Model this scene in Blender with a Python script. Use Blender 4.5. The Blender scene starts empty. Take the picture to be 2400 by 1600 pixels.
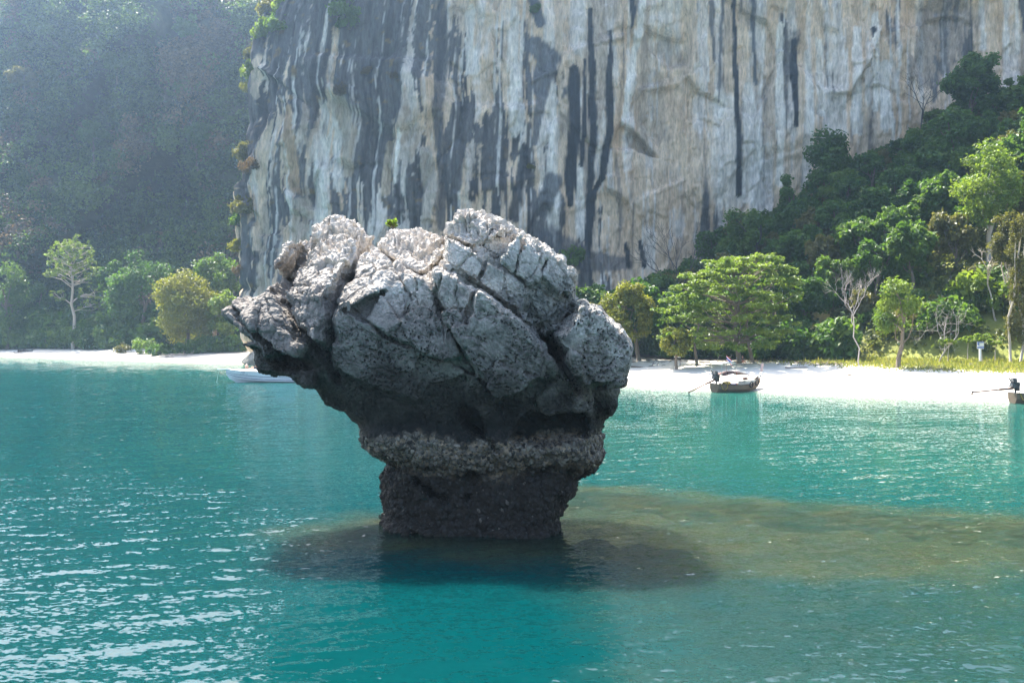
import bpy, math, random
import numpy as np
from mathutils import Vector, Matrix, Euler

# ------------------------------------------------------------------ camera, sky, sun, exposure
scene = bpy.context.scene
COL = scene.collection
FPX, CAMH, HORIZON = 2573.0, 6.0, 780.0            # focal length and horizon in pixels of the 2400 px wide photo
cam_data = bpy.data.cameras.new('camera')
cam_data.sensor_width = 36.0
cam_data.lens = 36.0 * FPX / 2400.0
cam_data.shift_y = -(800.0 - HORIZON) / 2400.0
cam_data.clip_start, cam_data.clip_end = 0.5, 4000.0
cam = bpy.data.objects.new('camera', cam_data)
COL.objects.link(cam)
cam.location = (0, 0, CAMH)
cam.rotation_euler = (math.radians(90), 0, 0)
scene.camera = cam

SUN_EL, SUN_AZ = 54.0, -27.0                        # azimuth measured from straight ahead, negative = left
world = bpy.data.worlds.new('World')
scene.world = world
world.use_nodes = True
wn = world.node_tree
sky = wn.nodes.new('ShaderNodeTexSky')
sky.sky_type = 'NISHITA'
sky.sun_disc = False
sky.sun_elevation = math.radians(SUN_EL)
sky.sun_rotation = math.radians(SUN_AZ)
sky.altitude = 0
sky.air_density = 1.0
sky.dust_density = 3.0
sky.ozone_density = 1.0
bg = wn.nodes['Background']
bg.inputs['Strength'].default_value = 0.125
wn.links.new(sky.outputs['Color'], bg.inputs['Color'])

sun_data = bpy.data.lights.new('sun', 'SUN')
sun_data.energy = 5.0
sun_data.angle = math.radians(0.53)
sun_data.color = (1.0, 0.95, 0.86)
sun = bpy.data.objects.new('sun', sun_data)
COL.objects.link(sun)
_a, _e = math.radians(SUN_AZ), math.radians(SUN_EL)
SUNV = Vector((math.sin(_a) * math.cos(_e), math.cos(_a) * math.cos(_e), math.sin(_e)))
sun.rotation_euler = SUNV.to_track_quat('Z', 'Y').to_euler()
sun.location = SUNV * 300

scene.view_settings.view_transform = 'Standard'
scene.view_settings.look = 'None'
scene.view_settings.gamma = 1.0
scene.view_settings.use_curve_mapping = False
scene.view_settings.exposure = 2.0
scene.render.engine = 'CYCLES'
cy = scene.cycles
cy.use_denoising = True
cy.max_bounces = 6
cy.diffuse_bounces = 3
cy.glossy_bounces = 3
cy.transmission_bounces = 3
cy.transparent_max_bounces = 8
cy.volume_bounces = 1
cy.caustics_reflective = False
cy.caustics_refractive = False
cy.sample_clamp_indirect = 6.0

# ------------------------------------------------------------------ helpers
S = 2400.0 / 2352.0                                  # my notes were taken on a 2352 px wide copy

def at(u, v, d):
    """point at distance d that the photo shows at (u, v) of the 2352 px copy"""
    return ((u * S - 1200) / FPX * d, d, CAMH + (HORIZON - v * S) / FPX * d)

def smooth(a, b, x):
    t = np.clip((x - a) / (b - a), 0, 1)
    return t * t * (3 - 2 * t)

def _hash(ix, iy, iz, seed):
    h = (ix.astype(np.int64) * 374761393 + iy.astype(np.int64) * 668265263 + iz.astype(np.int64) * 1274126177 + seed * 69069) & 0xFFFFFFFF
    h = ((h ^ (h >> 13)) * 1274126177) & 0xFFFFFFFF
    h = ((h ^ (h >> 16)) * 2246822519) & 0xFFFFFFFF
    return (h ^ (h >> 15)) & 0xFFFFFFFF

def vnoise(p, seed=0):
    """gradient-ish noise in about -1..1 at points p (N,3)"""
    i = np.floor(p); f = p - i
    i = i.astype(np.int64)
    w = f * f * f * (f * (f * 6 - 15) + 10)
    out = np.zeros(len(p))
    for dx in (0, 1):
        wx = w[:, 0] if dx else 1 - w[:, 0]
        for dy in (0, 1):
            wy = w[:, 1] if dy else 1 - w[:, 1]
            for dz in (0, 1):
                wz = w[:, 2] if dz else 1 - w[:, 2]
                h = _hash(i[:, 0] + dx, i[:, 1] + dy, i[:, 2] + dz, seed)
                gx = (h & 1023) / 511.5 - 1
                gy = ((h >> 10) & 1023) / 511.5 - 1
                gz = ((h >> 20) & 1023) / 511.5 - 1
                out += wx * wy * wz * (gx * (f[:, 0] - dx) + gy * (f[:, 1] - dy) + gz * (f[:, 2] - dz))
    return out * 1.5

def fbm(p, octaves=4, seed=0, gain=0.5):
    a, s, o = 1.0, 1.0, np.zeros(len(p))
    for k in range(octaves):
        o += a * vnoise(p * s, seed + 17 * k)
        a *= gain; s *= 2.03
    return o

def worley(p, seed=0):
    """F1, F2, vector to nearest cell point, three random numbers of that cell"""
    i = np.floor(p).astype(np.int64)
    n = len(p)
    f1 = np.full(n, 9.0); f2 = np.full(n, 9.0)
    vec = np.zeros((n, 3)); rnd = np.zeros((n, 3))
    for dx in (-1, 0, 1):
        for dy in (-1, 0, 1):
            for dz in (-1, 0, 1):
                h = _hash(i[:, 0] + dx, i[:, 1] + dy, i[:, 2] + dz, seed)
                c = np.stack([i[:, 0] + dx + (h & 1023) / 1023.0, i[:, 1] + dy + ((h >> 10) & 1023) / 1023.0, i[:, 2] + dz + ((h >> 20) & 1023) / 1023.0], 1)
                d = p - c
                r = np.sqrt((d * d).sum(1))
                near = r < f1
                f2 = np.where(near, f1, np.minimum(f2, r))
                f1 = np.where(near, r, f1)
                hn = h[near]; h2 = _hash(hn, hn >> 7, hn >> 3, seed + 5)
                vec[near] = d[near]
                rnd[near] = np.stack([(h2 & 1023) / 511.5 - 1, ((h2 >> 10) & 1023) / 511.5 - 1, ((h2 >> 20) & 1023) / 511.5 - 1], 1)
    return f1, f2, vec, rnd

def seg_dist(px, pz, poly, closed=False, width=None):
    """distance of 2-D points to a polyline; optional interpolated per-vertex width"""
    n = len(poly)
    best = np.full(px.shape, 1e9); bw = np.zeros(px.shape)
    for k in range(n if closed else n - 1):
        ax, az = poly[k]; bx, bz = poly[(k + 1) % n]
        vx, vz = bx - ax, bz - az
        t = np.clip(((px - ax) * vx + (pz - az) * vz) / (vx * vx + vz * vz + 1e-12), 0, 1)
        d = np.hypot(px - ax - t * vx, pz - az - t * vz)
        m = d < best
        best = np.where(m, d, best)
        if width is not None:
            bw = np.where(m, width[k] * (1 - t) + width[(k + 1) % n] * t, bw)
    return (best, bw) if width is not None else best

def inside(px, pz, poly):
    r = np.zeros(px.shape, bool)
    n = len(poly)
    for k in range(n):
        ax, az = poly[k]; bx, bz = poly[(k + 1) % n]
        if az == bz: continue
        c = ((az > pz) != (bz > pz)) & (px < (bx - ax) * (pz - az) / (bz - az) + ax)
        r ^= c
    return r

def build_mesh(name, verts, faces, smooth_shade=True, attrs=None, colors=None):
    """verts (N,3); faces: array (M,k) or list of such arrays"""
    if not isinstance(faces, list): faces = [faces]
    faces = [np.asarray(f, dtype=np.int32) for f in faces if len(f)]
    me = bpy.data.meshes.new(name)
    verts = np.asarray(verts, dtype=np.float32)
    me.vertices.add(len(verts))
    me.vertices.foreach_set('co', verts.ravel())
    loops = np.concatenate([f.ravel() for f in faces])
    tot = np.concatenate([np.full(len(f), f.shape[1], np.int32) for f in faces])
    start = np.concatenate([[0], np.cumsum(tot)[:-1]]).astype(np.int32)
    me.loops.add(len(loops))
    me.loops.foreach_set('vertex_index', loops)
    me.polygons.add(len(tot))
    me.polygons.foreach_set('loop_start', start)
    me.polygons.foreach_set('use_smooth', np.full(len(tot), smooth_shade, bool))
    for k, v in (attrs or {}).items():
        a = me.attributes.new(k, 'FLOAT', 'POINT')
        a.data.foreach_set('value', np.asarray(v, np.float32))
    for k, v in (colors or {}).items():
        a = me.attributes.new(k, 'FLOAT_COLOR', 'POINT')
        c = np.ones((len(verts), 4), np.float32); c[:, :3] = v
        a.data.foreach_set('color', c.ravel())
    me.update(calc_edges=True)
    me.validate()
    return me

def link(name, me, mat=None, parent=None, loc=None, rot=None, scale=None):
    o = bpy.data.objects.new(name, me)
    COL.objects.link(o)
    if mat is not None and me is not None:
        if len(me.materials) == 0: me.materials.append(mat)
        elif me.materials[0] != mat:
            o.material_slots[0].link = 'OBJECT'; o.material_slots[0].material = mat
    if parent is not None: o.parent = parent
    if loc is not None: o.location = loc
    if rot is not None: o.rotation_euler = rot
    if scale is not None: o.scale = scale
    return o

def tag(o, label=None, cat=None, group=None, kind=None):
    for k, v in (('label', label), ('category', cat), ('group', group), ('kind', kind)):
        if v: o[k] = v
    return o

class MB:
    """collects simple shapes into one mesh"""
    def __init__(self): self.v, self.f, self.n = [], {}, 0
    def add(self, v, f):
        v = np.asarray(v, float)
        for q in f: self.f.setdefault(len(q), []).append([i + self.n for i in q])
        self.v.append(v); self.n += len(v)
        return self
    def box(self, c, s, rot=None, taper=1.0):
        sx, sy, sz = s[0] / 2, s[1] / 2, s[2] / 2
        p = np.array([[-sx, -sy, -sz], [sx, -sy, -sz], [sx, sy, -sz], [-sx, sy, -sz], [-sx * taper, -sy * taper, sz], [sx * taper, -sy * taper, sz], [sx * taper, sy * taper, sz], [-sx * taper, sy * taper, sz]])
        if rot is not None:
            p = p @ np.array(Euler(rot).to_matrix()).T
        return self.add(p + np.array(c), [(0, 3, 2, 1), (4, 5, 6, 7), (0, 1, 5, 4), (1, 2, 6, 5), (2, 3, 7, 6), (3, 0, 4, 7)])
    def tube(self, pts, rad, sides=6, cap=True, jit=0, rng=None):
        pts = np.asarray(pts, float); n = len(pts)
        rad = np.full(n, rad) if np.isscalar(rad) else np.asarray(rad, float)
        t = np.gradient(pts, axis=0) if n > 1 else np.array([[0, 0, 1.0]])
        t /= np.linalg.norm(t, axis=1)[:, None] + 1e-9
        ref = np.array([0, 0, 1.0]) if abs(t[0, 2]) < 0.85 else np.array([1.0, 0, 0])
        a = np.cross(t, ref); a /= np.linalg.norm(a, axis=1)[:, None] + 1e-9
        b = np.cross(t, a)
        ang = np.arange(sides) * 2 * np.pi / sides
        ring = pts[:, None, :] + rad[:, None, None] * (np.cos(ang)[None, :, None] * a[:, None, :] + np.sin(ang)[None, :, None] * b[:, None, :])
        f = []
        for i in range(n - 1):
            for k in range(sides):
                k2 = (k + 1) % sides
                f.append((i * sides + k, i * sides + k2, (i + 1) * sides + k2, (i + 1) * sides + k))
        if cap:
            f.append(tuple(range(sides))); f.append(tuple((n - 1) * sides + k for k in reversed(range(sides))))
        return self.add(ring.reshape(-1, 3), f)
    def loft(self, rings, closed=True, cap=True):
        """list of rings (equal point count)"""
        m = len(rings[0]); v = np.concatenate([np.asarray(r, float) for r in rings]); f = []
        for i in range(len(rings) - 1):
            for k in range(m if closed else m - 1):
                k2 = (k + 1) % m
                f.append((i * m + k, i * m + k2, (i + 1) * m + k2, (i + 1) * m + k))
        if cap:
            f.append(tuple(reversed(range(m)))); f.append(tuple((len(rings) - 1) * m + k for k in range(m)))
        return self.add(v, f)
    def torus(self, c, R, r, axis='y', n=18, m=8):
        pts = []
        for i in range(n):
            a = 2 * np.pi * i / n
            for k in range(m):
                b = 2 * np.pi * k / m
                q = (R + r * np.cos(b)) * np.cos(a), r * np.sin(b), (R + r * np.cos(b)) * np.sin(a)
                pts.append(q)
        f = [(i * m + k, i * m + (k + 1) % m, ((i + 1) % n) * m + (k + 1) % m, ((i + 1) % n) * m + k) for i in range(n) for k in range(m)]
        return self.add(np.array(pts) + np.array(c), f)
    def build(self, name, mat=None, parent=None, smooth_shade=False, loc=None, rot=None):
        me = build_mesh(name, np.concatenate(self.v), [np.array(v) for v in self.f.values()], smooth_shade)
        return link(name, me, mat, parent, loc, rot)

# ------------------------------------------------------------------ materials
def new_mat(name):
    m = bpy.data.materials.new(name); m.use_nodes = True
    nt = m.node_tree; nt.nodes.clear()
    return m, nt, nt.nodes, nt.links

def nd(nt, t, **kw):
    n = nt.nodes.new(t)
    for k, v in kw.items():
        if hasattr(n, k): setattr(n, k, v)
        else: n.inputs[k.replace('_', ' ')].default_value = v
    return n

def simple(name, col, rough=0.6, metal=0.0, var=0.12, scale=6.0, bump=0.0):
    """plain material with uneven colour and roughness"""
    m, nt, N, L = new_mat(name)
    out = nd(nt, 'ShaderNodeOutputMaterial'); b = nd(nt, 'ShaderNodeBsdfPrincipled')
    L.new(b.outputs[0], out.inputs[0])
    tc = nd(nt, 'ShaderNodeTexCoord')
    no = nd(nt, 'ShaderNodeTexNoise'); no.inputs['Scale'].default_value = scale; no.inputs['Detail'].default_value = 5
    L.new(tc.outputs['Object'], no.inputs['Vector'])
    mx = nd(nt, 'ShaderNodeMix', data_type='RGBA')
    mx.inputs[6].default_value = tuple(c * (1 - var) for c in col) + (1,)
    mx.inputs[7].default_value = tuple(min(1, c * (1 + var)) for c in col) + (1,)
    L.new(no.outputs['Fac'], mx.inputs[0]); L.new(mx.outputs[2], b.inputs['Base Color'])
    b.inputs['Roughness'].default_value = rough; b.inputs['Metallic'].default_value = metal
    if bump:
        bp = nd(nt, 'ShaderNodeBump'); bp.inputs['Strength'].default_value = 1; bp.inputs['Distance'].default_value = bump
        L.new(no.outputs['Fac'], bp.inputs['Height']); L.new(bp.outputs[0], b.inputs['Normal'])
    return m

def leaf_mat(name, a, b, trans=0.45, tcol=None):
    """leaves: colour runs from a to b with the clump's tint; light passes through"""
    m, nt, N, L = new_mat(name)
    out = nd(nt, 'ShaderNodeOutputMaterial')
    at_ = nd(nt, 'ShaderNodeAttribute', attribute_name='tint')
    oi = nd(nt, 'ShaderNodeObjectInfo')
    ad = nd(nt, 'ShaderNodeMath', operation='MULTIPLY_ADD'); ad.inputs[1].default_value = 0.3; 
    L.new(oi.outputs['Random'], ad.inputs[0]); L.new(at_.outputs['Fac'], ad.inputs[2])
    sb = nd(nt, 'ShaderNodeMath', operation='SUBTRACT', use_clamp=True); sb.inputs[1].default_value = 0.15
    L.new(ad.outputs[0], sb.inputs[0])
    mx = nd(nt, 'ShaderNodeMix', data_type='RGBA')
    mx.inputs[6].default_value = a + (1,); mx.inputs[7].default_value = b + (1,)
    L.new(sb.outputs[0], mx.inputs[0])
    d = nd(nt, 'ShaderNodeBsdfPrincipled'); d.inputs['Roughness'].default_value = 0.5
    d.inputs['Specular IOR Level'].default_value = 0.35
    L.new(mx.outputs[2], d.inputs['Base Color'])
    t = nd(nt, 'ShaderNodeBsdfTranslucent')
    m2 = nd(nt, 'ShaderNodeMix', data_type='RGBA', blend_type='MULTIPLY'); m2.inputs[0].default_value = 1
    m2.inputs[7].default_value = (tcol or (1.25, 1.3, 0.6)) + (1,)
    L.new(mx.outputs[2], m2.inputs[6]); L.new(m2.outputs[2], t.inputs['Color'])
    ms = nd(nt, 'ShaderNodeMixShader'); ms.inputs[0].default_value = trans
    L.new(d.outputs[0], ms.inputs[1]); L.new(t.outputs[0], ms.inputs[2]); L.new(ms.outputs[0], out.inputs[0])
    return m

def rock_like(name, attr, fine, bumpd, rough=0.92, stretch=(1, 1, 1), pit_shade=0.0, coarse=3.0):
    """stone: vertex stain colour, broken up by fine grain, with fine relief"""
    m, nt, N, L = new_mat(name)
    out = nd(nt, 'ShaderNodeOutputMaterial'); b = nd(nt, 'ShaderNodeBsdfPrincipled')
    L.new(b.outputs[0], out.inputs[0]); b.inputs['Roughness'].default_value = rough
    b.inputs['Specular IOR Level'].default_value = 0.25
    ca = nd(nt, 'ShaderNodeAttribute', attribute_name=attr)
    geo = nd(nt, 'ShaderNodeNewGeometry')
    mp = nd(nt, 'ShaderNodeMapping'); mp.inputs['Scale'].default_value = stretch
    L.new(geo.outputs['Position'], mp.inputs['Vector'])
    n1 = nd(nt, 'ShaderNodeTexNoise'); n1.inputs['Scale'].default_value = fine; n1.inputs['Detail'].default_value = 8; n1.inputs['Roughness'].default_value = 0.65
    L.new(mp.outputs[0], n1.inputs['Vector'])
    n2 = nd(nt, 'ShaderNodeTexNoise'); n2.inputs['Scale'].default_value = fine / coarse; n2.inputs['Detail'].default_value = 6
    L.new(mp.outputs[0], n2.inputs['Vector'])
    mr = nd(nt, 'ShaderNodeMapRange'); mr.inputs[1].default_value = 0.3; mr.inputs[2].default_value = 0.7; mr.inputs[3].default_value = 0.62; mr.inputs[4].default_value = 1.3
    L.new(n1.outputs['Fac'], mr.inputs[0])
    mr2 = nd(nt, 'ShaderNodeMapRange'); mr2.inputs[1].default_value = 0.3; mr2.inputs[2].default_value = 0.7; mr2.inputs[3].default_value = 0.75; mr2.inputs[4].default_value = 1.2
    L.new(n2.outputs['Fac'], mr2.inputs[0])
    mu = nd(nt, 'ShaderNodeMath', operation='MULTIPLY'); L.new(mr.outputs[0], mu.inputs[0]); L.new(mr2.outputs[0], mu.inputs[1])
    vm = nd(nt, 'ShaderNodeVectorMath', operation='SCALE'); L.new(ca.outputs['Color'], vm.inputs[0]); L.new(mu.outputs[0], vm.inputs['Scale'])
    colout = vm.outputs[0]
    hgt = n1.outputs['Fac']
    if pit_shade:
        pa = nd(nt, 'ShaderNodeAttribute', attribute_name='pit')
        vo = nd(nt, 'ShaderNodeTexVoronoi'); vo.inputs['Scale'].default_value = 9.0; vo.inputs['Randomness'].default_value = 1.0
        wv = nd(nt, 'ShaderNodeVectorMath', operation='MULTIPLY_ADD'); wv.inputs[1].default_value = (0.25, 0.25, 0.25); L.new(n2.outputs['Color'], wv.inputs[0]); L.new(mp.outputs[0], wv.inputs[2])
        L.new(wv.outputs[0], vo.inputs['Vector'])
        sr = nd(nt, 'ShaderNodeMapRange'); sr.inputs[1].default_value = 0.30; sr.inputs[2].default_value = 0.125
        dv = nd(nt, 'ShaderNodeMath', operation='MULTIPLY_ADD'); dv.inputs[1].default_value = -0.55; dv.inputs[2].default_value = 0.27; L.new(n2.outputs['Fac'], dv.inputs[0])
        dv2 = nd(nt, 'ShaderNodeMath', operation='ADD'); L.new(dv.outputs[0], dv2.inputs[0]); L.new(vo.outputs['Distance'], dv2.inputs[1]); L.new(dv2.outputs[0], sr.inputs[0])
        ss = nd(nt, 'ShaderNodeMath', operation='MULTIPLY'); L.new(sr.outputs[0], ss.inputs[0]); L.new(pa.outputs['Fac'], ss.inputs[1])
        s2 = nd(nt, 'ShaderNodeMath', operation='MULTIPLY', use_clamp=True); s2.inputs[1].default_value = pit_shade; L.new(ss.outputs[0], s2.inputs[0])
        mxs = nd(nt, 'ShaderNodeMix', data_type='RGBA'); mxs.inputs[7].default_value = (0.022, 0.022, 0.022, 1)  # shade inside the small pits, painted into the colour as dark spots
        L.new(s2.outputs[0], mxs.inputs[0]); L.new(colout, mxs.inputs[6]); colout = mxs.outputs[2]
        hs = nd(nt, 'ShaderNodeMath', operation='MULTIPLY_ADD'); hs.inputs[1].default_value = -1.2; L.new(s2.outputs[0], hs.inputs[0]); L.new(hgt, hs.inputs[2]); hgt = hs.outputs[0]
    L.new(colout, b.inputs['Base Color'])
    if pit_shade:
        rg = nd(nt, 'ShaderNodeTexNoise', noise_type='RIDGED_MULTIFRACTAL'); rg.inputs['Scale'].default_value = 5.0; rg.inputs['Detail'].default_value = 5
        mr_ = nd(nt, 'ShaderNodeMapping'); mr_.inputs['Rotation'].default_value = (0.15, -0.55, 0.2); mr_.inputs['Scale'].default_value = (1, 1, 0.3)
        L.new(geo.outputs['Position'], mr_.inputs['Vector']); L.new(mr_.outputs[0], rg.inputs['Vector'])
        hr = nd(nt, 'ShaderNodeMath', operation='MULTIPLY_ADD'); hr.inputs[1].default_value = 0.7; L.new(rg.outputs['Fac'], hr.inputs[0]); L.new(hgt, hr.inputs[2]); hgt = hr.outputs[0]
    bp = nd(nt, 'ShaderNodeBump'); bp.inputs['Strength'].default_value = 1.0; bp.inputs['Distance'].default_value = bumpd
    if pit_shade:
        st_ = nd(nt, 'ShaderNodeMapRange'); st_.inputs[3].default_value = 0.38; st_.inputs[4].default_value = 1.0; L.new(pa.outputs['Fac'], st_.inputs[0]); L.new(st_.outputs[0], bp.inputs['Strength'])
    L.new(hgt, bp.inputs['Height']); L.new(bp.outputs[0], b.inputs['Normal'])
    return m
# ------------------------------------------------------------------ terrain
SHORE = np.array([(-600, 420), (-300, 350), (-170, 306), (-118, 266), (-77, 231), (-46, 204), (-10, 160), (12, 125), (22.6, 116), (29.6, 108.7), (45.6, 97.7), (80, 72), (150, 20), (300, -60), (600, -160)], float)
def shore(x):
    x = np.asarray(x, float)
    w = sum(np.interp(x + d, SHORE[:, 0], SHORE[:, 1]) for d in (-6, -3, 0, 3, 6)) / 5
    return w + 0.9 * np.sin(x * 0.21) + 0.5 * np.sin(x * 0.53 + 1)
SLOPE_TOP = np.array([(-80, 3), (0, 3.5), (10, 4), (20, 7), (40, 19), (57, 33), (67, 36), (82, 47), (110, 52), (200, 60), (600, 60)], float)
CLIFF_Y = np.array([(-60, 215), (-54, 213), (-40, 208), (0, 205), (40, 206), (80, 201), (120, 190), (200, 165), (330, 120), (600, 30)], float)
# brown reef round the rock: plan outline (x, y)
REEF2 = [(1.2, 30), (2.2, 24), (3.0, 17), (9, 18), (12, 22), (19, 25), (25, 27), (22, 33), (8, 35)]
REEF = [(-6.2, 33.2), (-4.9, 34.8), (-2.5, 37.5), (0.5, 41.5), (4, 42.5), (8.1, 39.5), (12.5, 37.6), (16.5, 35.6), (24, 34), (26, 27.5), (18, 26.6), (13.5, 28.2), (10.3, 26.6), (7.0, 27.2), (4.2, 27.0), (2.4, 28.6), (-2.5, 30.4), (-5.2, 31.2)]

def ground_z(x, y, reef=True):
    shp = np.shape(x)
    x = np.asarray(x, float).ravel(); y = np.asarray(y, float).ravel()
    x, y = np.broadcast_arrays(x, y)
    t = y - shore(x)
    cap_ = -np.interp(x - 0.10 * y, [-32, -12, 2, 14], [6.0, 5.0, 3.4, 2.3]) - 2.6 * smooth(52, 26, y)
    z = np.where(t < 0, cap_ * (1 - np.exp(np.minimum(t, 0) * -0.16 / cap_)), np.where(t < 32, 0.07 * t, 2.24 + 0.035 * (np.minimum(t, 75) - 32)))
    # wooded slope on the right, up to the cliff
    cyv = np.interp(x, CLIFF_Y[:, 0], CLIFF_Y[:, 1])
    top = np.interp(x, SLOPE_TOP[:, 0], SLOPE_TOP[:, 1])
    yb = shore(x) + 46
    k = np.clip((y - yb) / np.maximum(cyv - yb, 20), 0, 1.0)
    z = z + np.where(t > 40, np.maximum(top - 4, 0) * (k ** 0.85), 0)
    if reef:
        p = np.stack([x * 0.15, y * 0.15, x * 0], 1)
        z = z + np.where(t > 0, 0.10, 0.25) * fbm(p, 3, 4) * smooth(0, 9, np.abs(t))
    # reef flat
    near = (np.abs(x - 8) < 26) & (np.abs(y - 32) < 20)
    if reef and near.any():
        xs, ys = x[near], y[near]
        d = seg_dist(xs, ys, REEF, True); d = np.where(inside(xs, ys, REEF), d, -d)
        q = np.stack([xs, ys, xs * 0], 1)
        d = d + 1.3 * fbm(q * 0.55, 4, 9)
        r = -4.2 + 3.6 * smooth(-2.4, 1.7, d) + 0.35 * fbm(q * 1.4, 3, 3)
        d2 = seg_dist(xs, ys, REEF2, True); d2 = np.where(inside(xs, ys, REEF2), d2, -d2) + 1.2 * fbm(q * 0.4, 3, 12)
        r = np.maximum(r, -5.2 + 4.15 * smooth(-2.4, 2.2, d2) + 0.3 * fbm(q * 1.1, 3, 5))
        zz = z[near]; z[near] = np.maximum(zz, np.minimum(r, -0.12))
    return z.reshape(shp) if shp else float(z[0])

def spaced(lo, hi, flo, fhi, fine, grow):
    a = list(np.arange(flo, fhi + fine / 2, fine))
    s, v = fine, flo
    pre = []
    while v > lo:
        s *= grow; v -= s; pre.append(v)
    s, v = fine, a[-1]
    while v < hi:
        s *= grow; v += s; a.append(v)
    return np.array(pre[::-1] + a)

gx = spaced(-480, 480, -20, 28, 0.6, 1.04); gy = spaced(-380, 440, 16, 46, 0.6, 1.045)
gx = np.unique(np.concatenate([gx[(gx < -20)], np.arange(-130, 110, 2.0), gx])); gy = np.unique(np.concatenate([gy, np.arange(90, 300, 2.0)]))
GX, GY = np.meshgrid(gx, gy, indexing='ij')
GZ = ground_z(GX.ravel(), GY.ravel())
gv = np.stack([GX.ravel(), GY.ravel(), GZ], 1)
ni, nj = len(gx), len(gy)
I, J = np.meshgrid(np.arange(ni - 1), np.arange(nj - 1), indexing='ij')
gf = np.stack([I * nj + J, (I + 1) * nj + J, (I + 1) * nj + J + 1, I * nj + J + 1], -1).reshape(-1, 4)
gt = GY.ravel() - shore(GX.ravel())
ft = gt[gf].mean(1)
pn = np.stack([gv[:, 0] * 0.25, gv[:, 1] * 0.25, gv[:, 0] * 0], 1)
gnoise = fbm(pn, 4, 21)
g_edge = 34 + 4 * np.interp(gv[:, 0], [-130, -60, 20, 60], [-1, 1, 0.5, -1.2]) + 3.5 * gnoise
veg = smooth(-2.0, 2.0, gt - g_edge)
grass = smooth(38, 52, gv[:, 0] + 4 * gnoise) * smooth(-3.5, 0.5, gt - (g_edge - 2.5))
def reef_mask(x, y):
    q = np.stack([x * 0.25, y * 0.25, x * 0], 1)
    r1 = seg_dist(x, y, REEF, True); r1 = np.where(inside(x, y, REEF), r1, -r1) + 0.9 * fbm(q * 2.5, 4, 33)
    r2 = seg_dist(x, y, REEF2, True); r2 = np.where(inside(x, y, REEF2), r2, -r2) + 1.2 * fbm(q * 1.6, 3, 34)
    return smooth(-2.2, 0.8, r1), smooth(-1.8, 1.0, r2)
_ra, _rb = reef_mask(gv[:, 0], gv[:, 1])
reefm = np.maximum(_ra, _rb)

wet = smooth(3.2, 1.0, gt + 1.0 * gnoise) * smooth(-14, -2, gt) * 0.85
def ground_mat():
    m, nt, N, L = new_mat('ground')
    out = nd(nt, 'ShaderNodeOutputMaterial'); b = nd(nt, 'ShaderNodeBsdfPrincipled'); b.inputs['Roughness'].default_value = 0.95
    b.inputs['Specular IOR Level'].default_value = 0.15
    L.new(b.outputs[0], out.inputs[0])
    geo = nd(nt, 'ShaderNodeNewGeometry')
    n1 = nd(nt, 'ShaderNodeTexNoise'); n1.inputs['Scale'].default_value = 1.3; n1.inputs['Detail'].default_value = 7
    L.new(geo.outputs['Position'], n1.inputs['Vector'])
    def mix(fac, a, b_):
        x = nd(nt, 'ShaderNodeMix', data_type='RGBA')
        for s_, v in ((0, fac), (6, a), (7, b_)):
            if isinstance(v, tuple): x.inputs[s_].default_value = v + (1,)
            else: L.new(v, x.inputs[s_])
        return x.outputs[2]
    wetc = (0.36, 0.31, 0.24)
    def attr(n):
        return nd(nt, 'ShaderNodeAttribute', attribute_name=n).outputs['Fac']
    sand = mix(n1.outputs['Fac'], (0.56, 0.51, 0.43), (0.74, 0.70, 0.62))
    soil = mix(n1.outputs['Fac'], (0.05, 0.04, 0.025), (0.17, 0.13, 0.08))
    gr = mix(n1.outputs['Fac'], (0.12, 0.14, 0.03), (0.26, 0.27, 0.07))
    reef = mix(n1.outputs['Fac'], (0.040, 0.033, 0.017), (0.17, 0.135, 0.068))
    sand = mix(attr('wet'), sand, wetc); c = mix(attr('veg'), sand, soil); c = mix(attr('grass'), c, gr); c = mix(attr('reef'), c, reef)
    L.new(c, b.inputs['Base Color'])
    n2 = nd(nt, 'ShaderNodeTexNoise'); n2.inputs['Scale'].default_value = 2.5; n2.inputs['Detail'].default_value = 6
    L.new(geo.outputs['Position'], n2.inputs['Vector'])
    bp = nd(nt, 'ShaderNodeBump'); bp.inputs['Distance'].default_value = 0.12; bp.inputs['Strength'].default_value = 0.7
    L.new(n2.outputs['Fac'], bp.inputs['Height']); L.new(bp.outputs[0], b.inputs['Normal'])
    return m
GROUND = ground_mat()

def ground_part(name, sel):
    f = gf[sel]
    idx, inv = np.unique(f.ravel(), return_inverse=True)
    me = build_mesh(name, gv[idx], inv.reshape(-1, 4), True, {'veg': veg[idx], 'grass': grass[idx], 'reef': reefm[idx], 'wet': wet[idx]})
    return tag(link(name, me, GROUND), kind='structure')
behind = GY.ravel()[gf].mean(1) > np.interp(GX.ravel()[gf].mean(1), CLIFF_Y[:, 0], CLIFF_Y[:, 1]) + 30
behind &= GX.ravel()[gf].mean(1) > -40
ground_part('seabed', ft < -1)
ground_part('beach', (ft >= -1) & (ft < 44) & ~behind)
ground_part('forest_floor', (ft >= 44) & ~behind)

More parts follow.
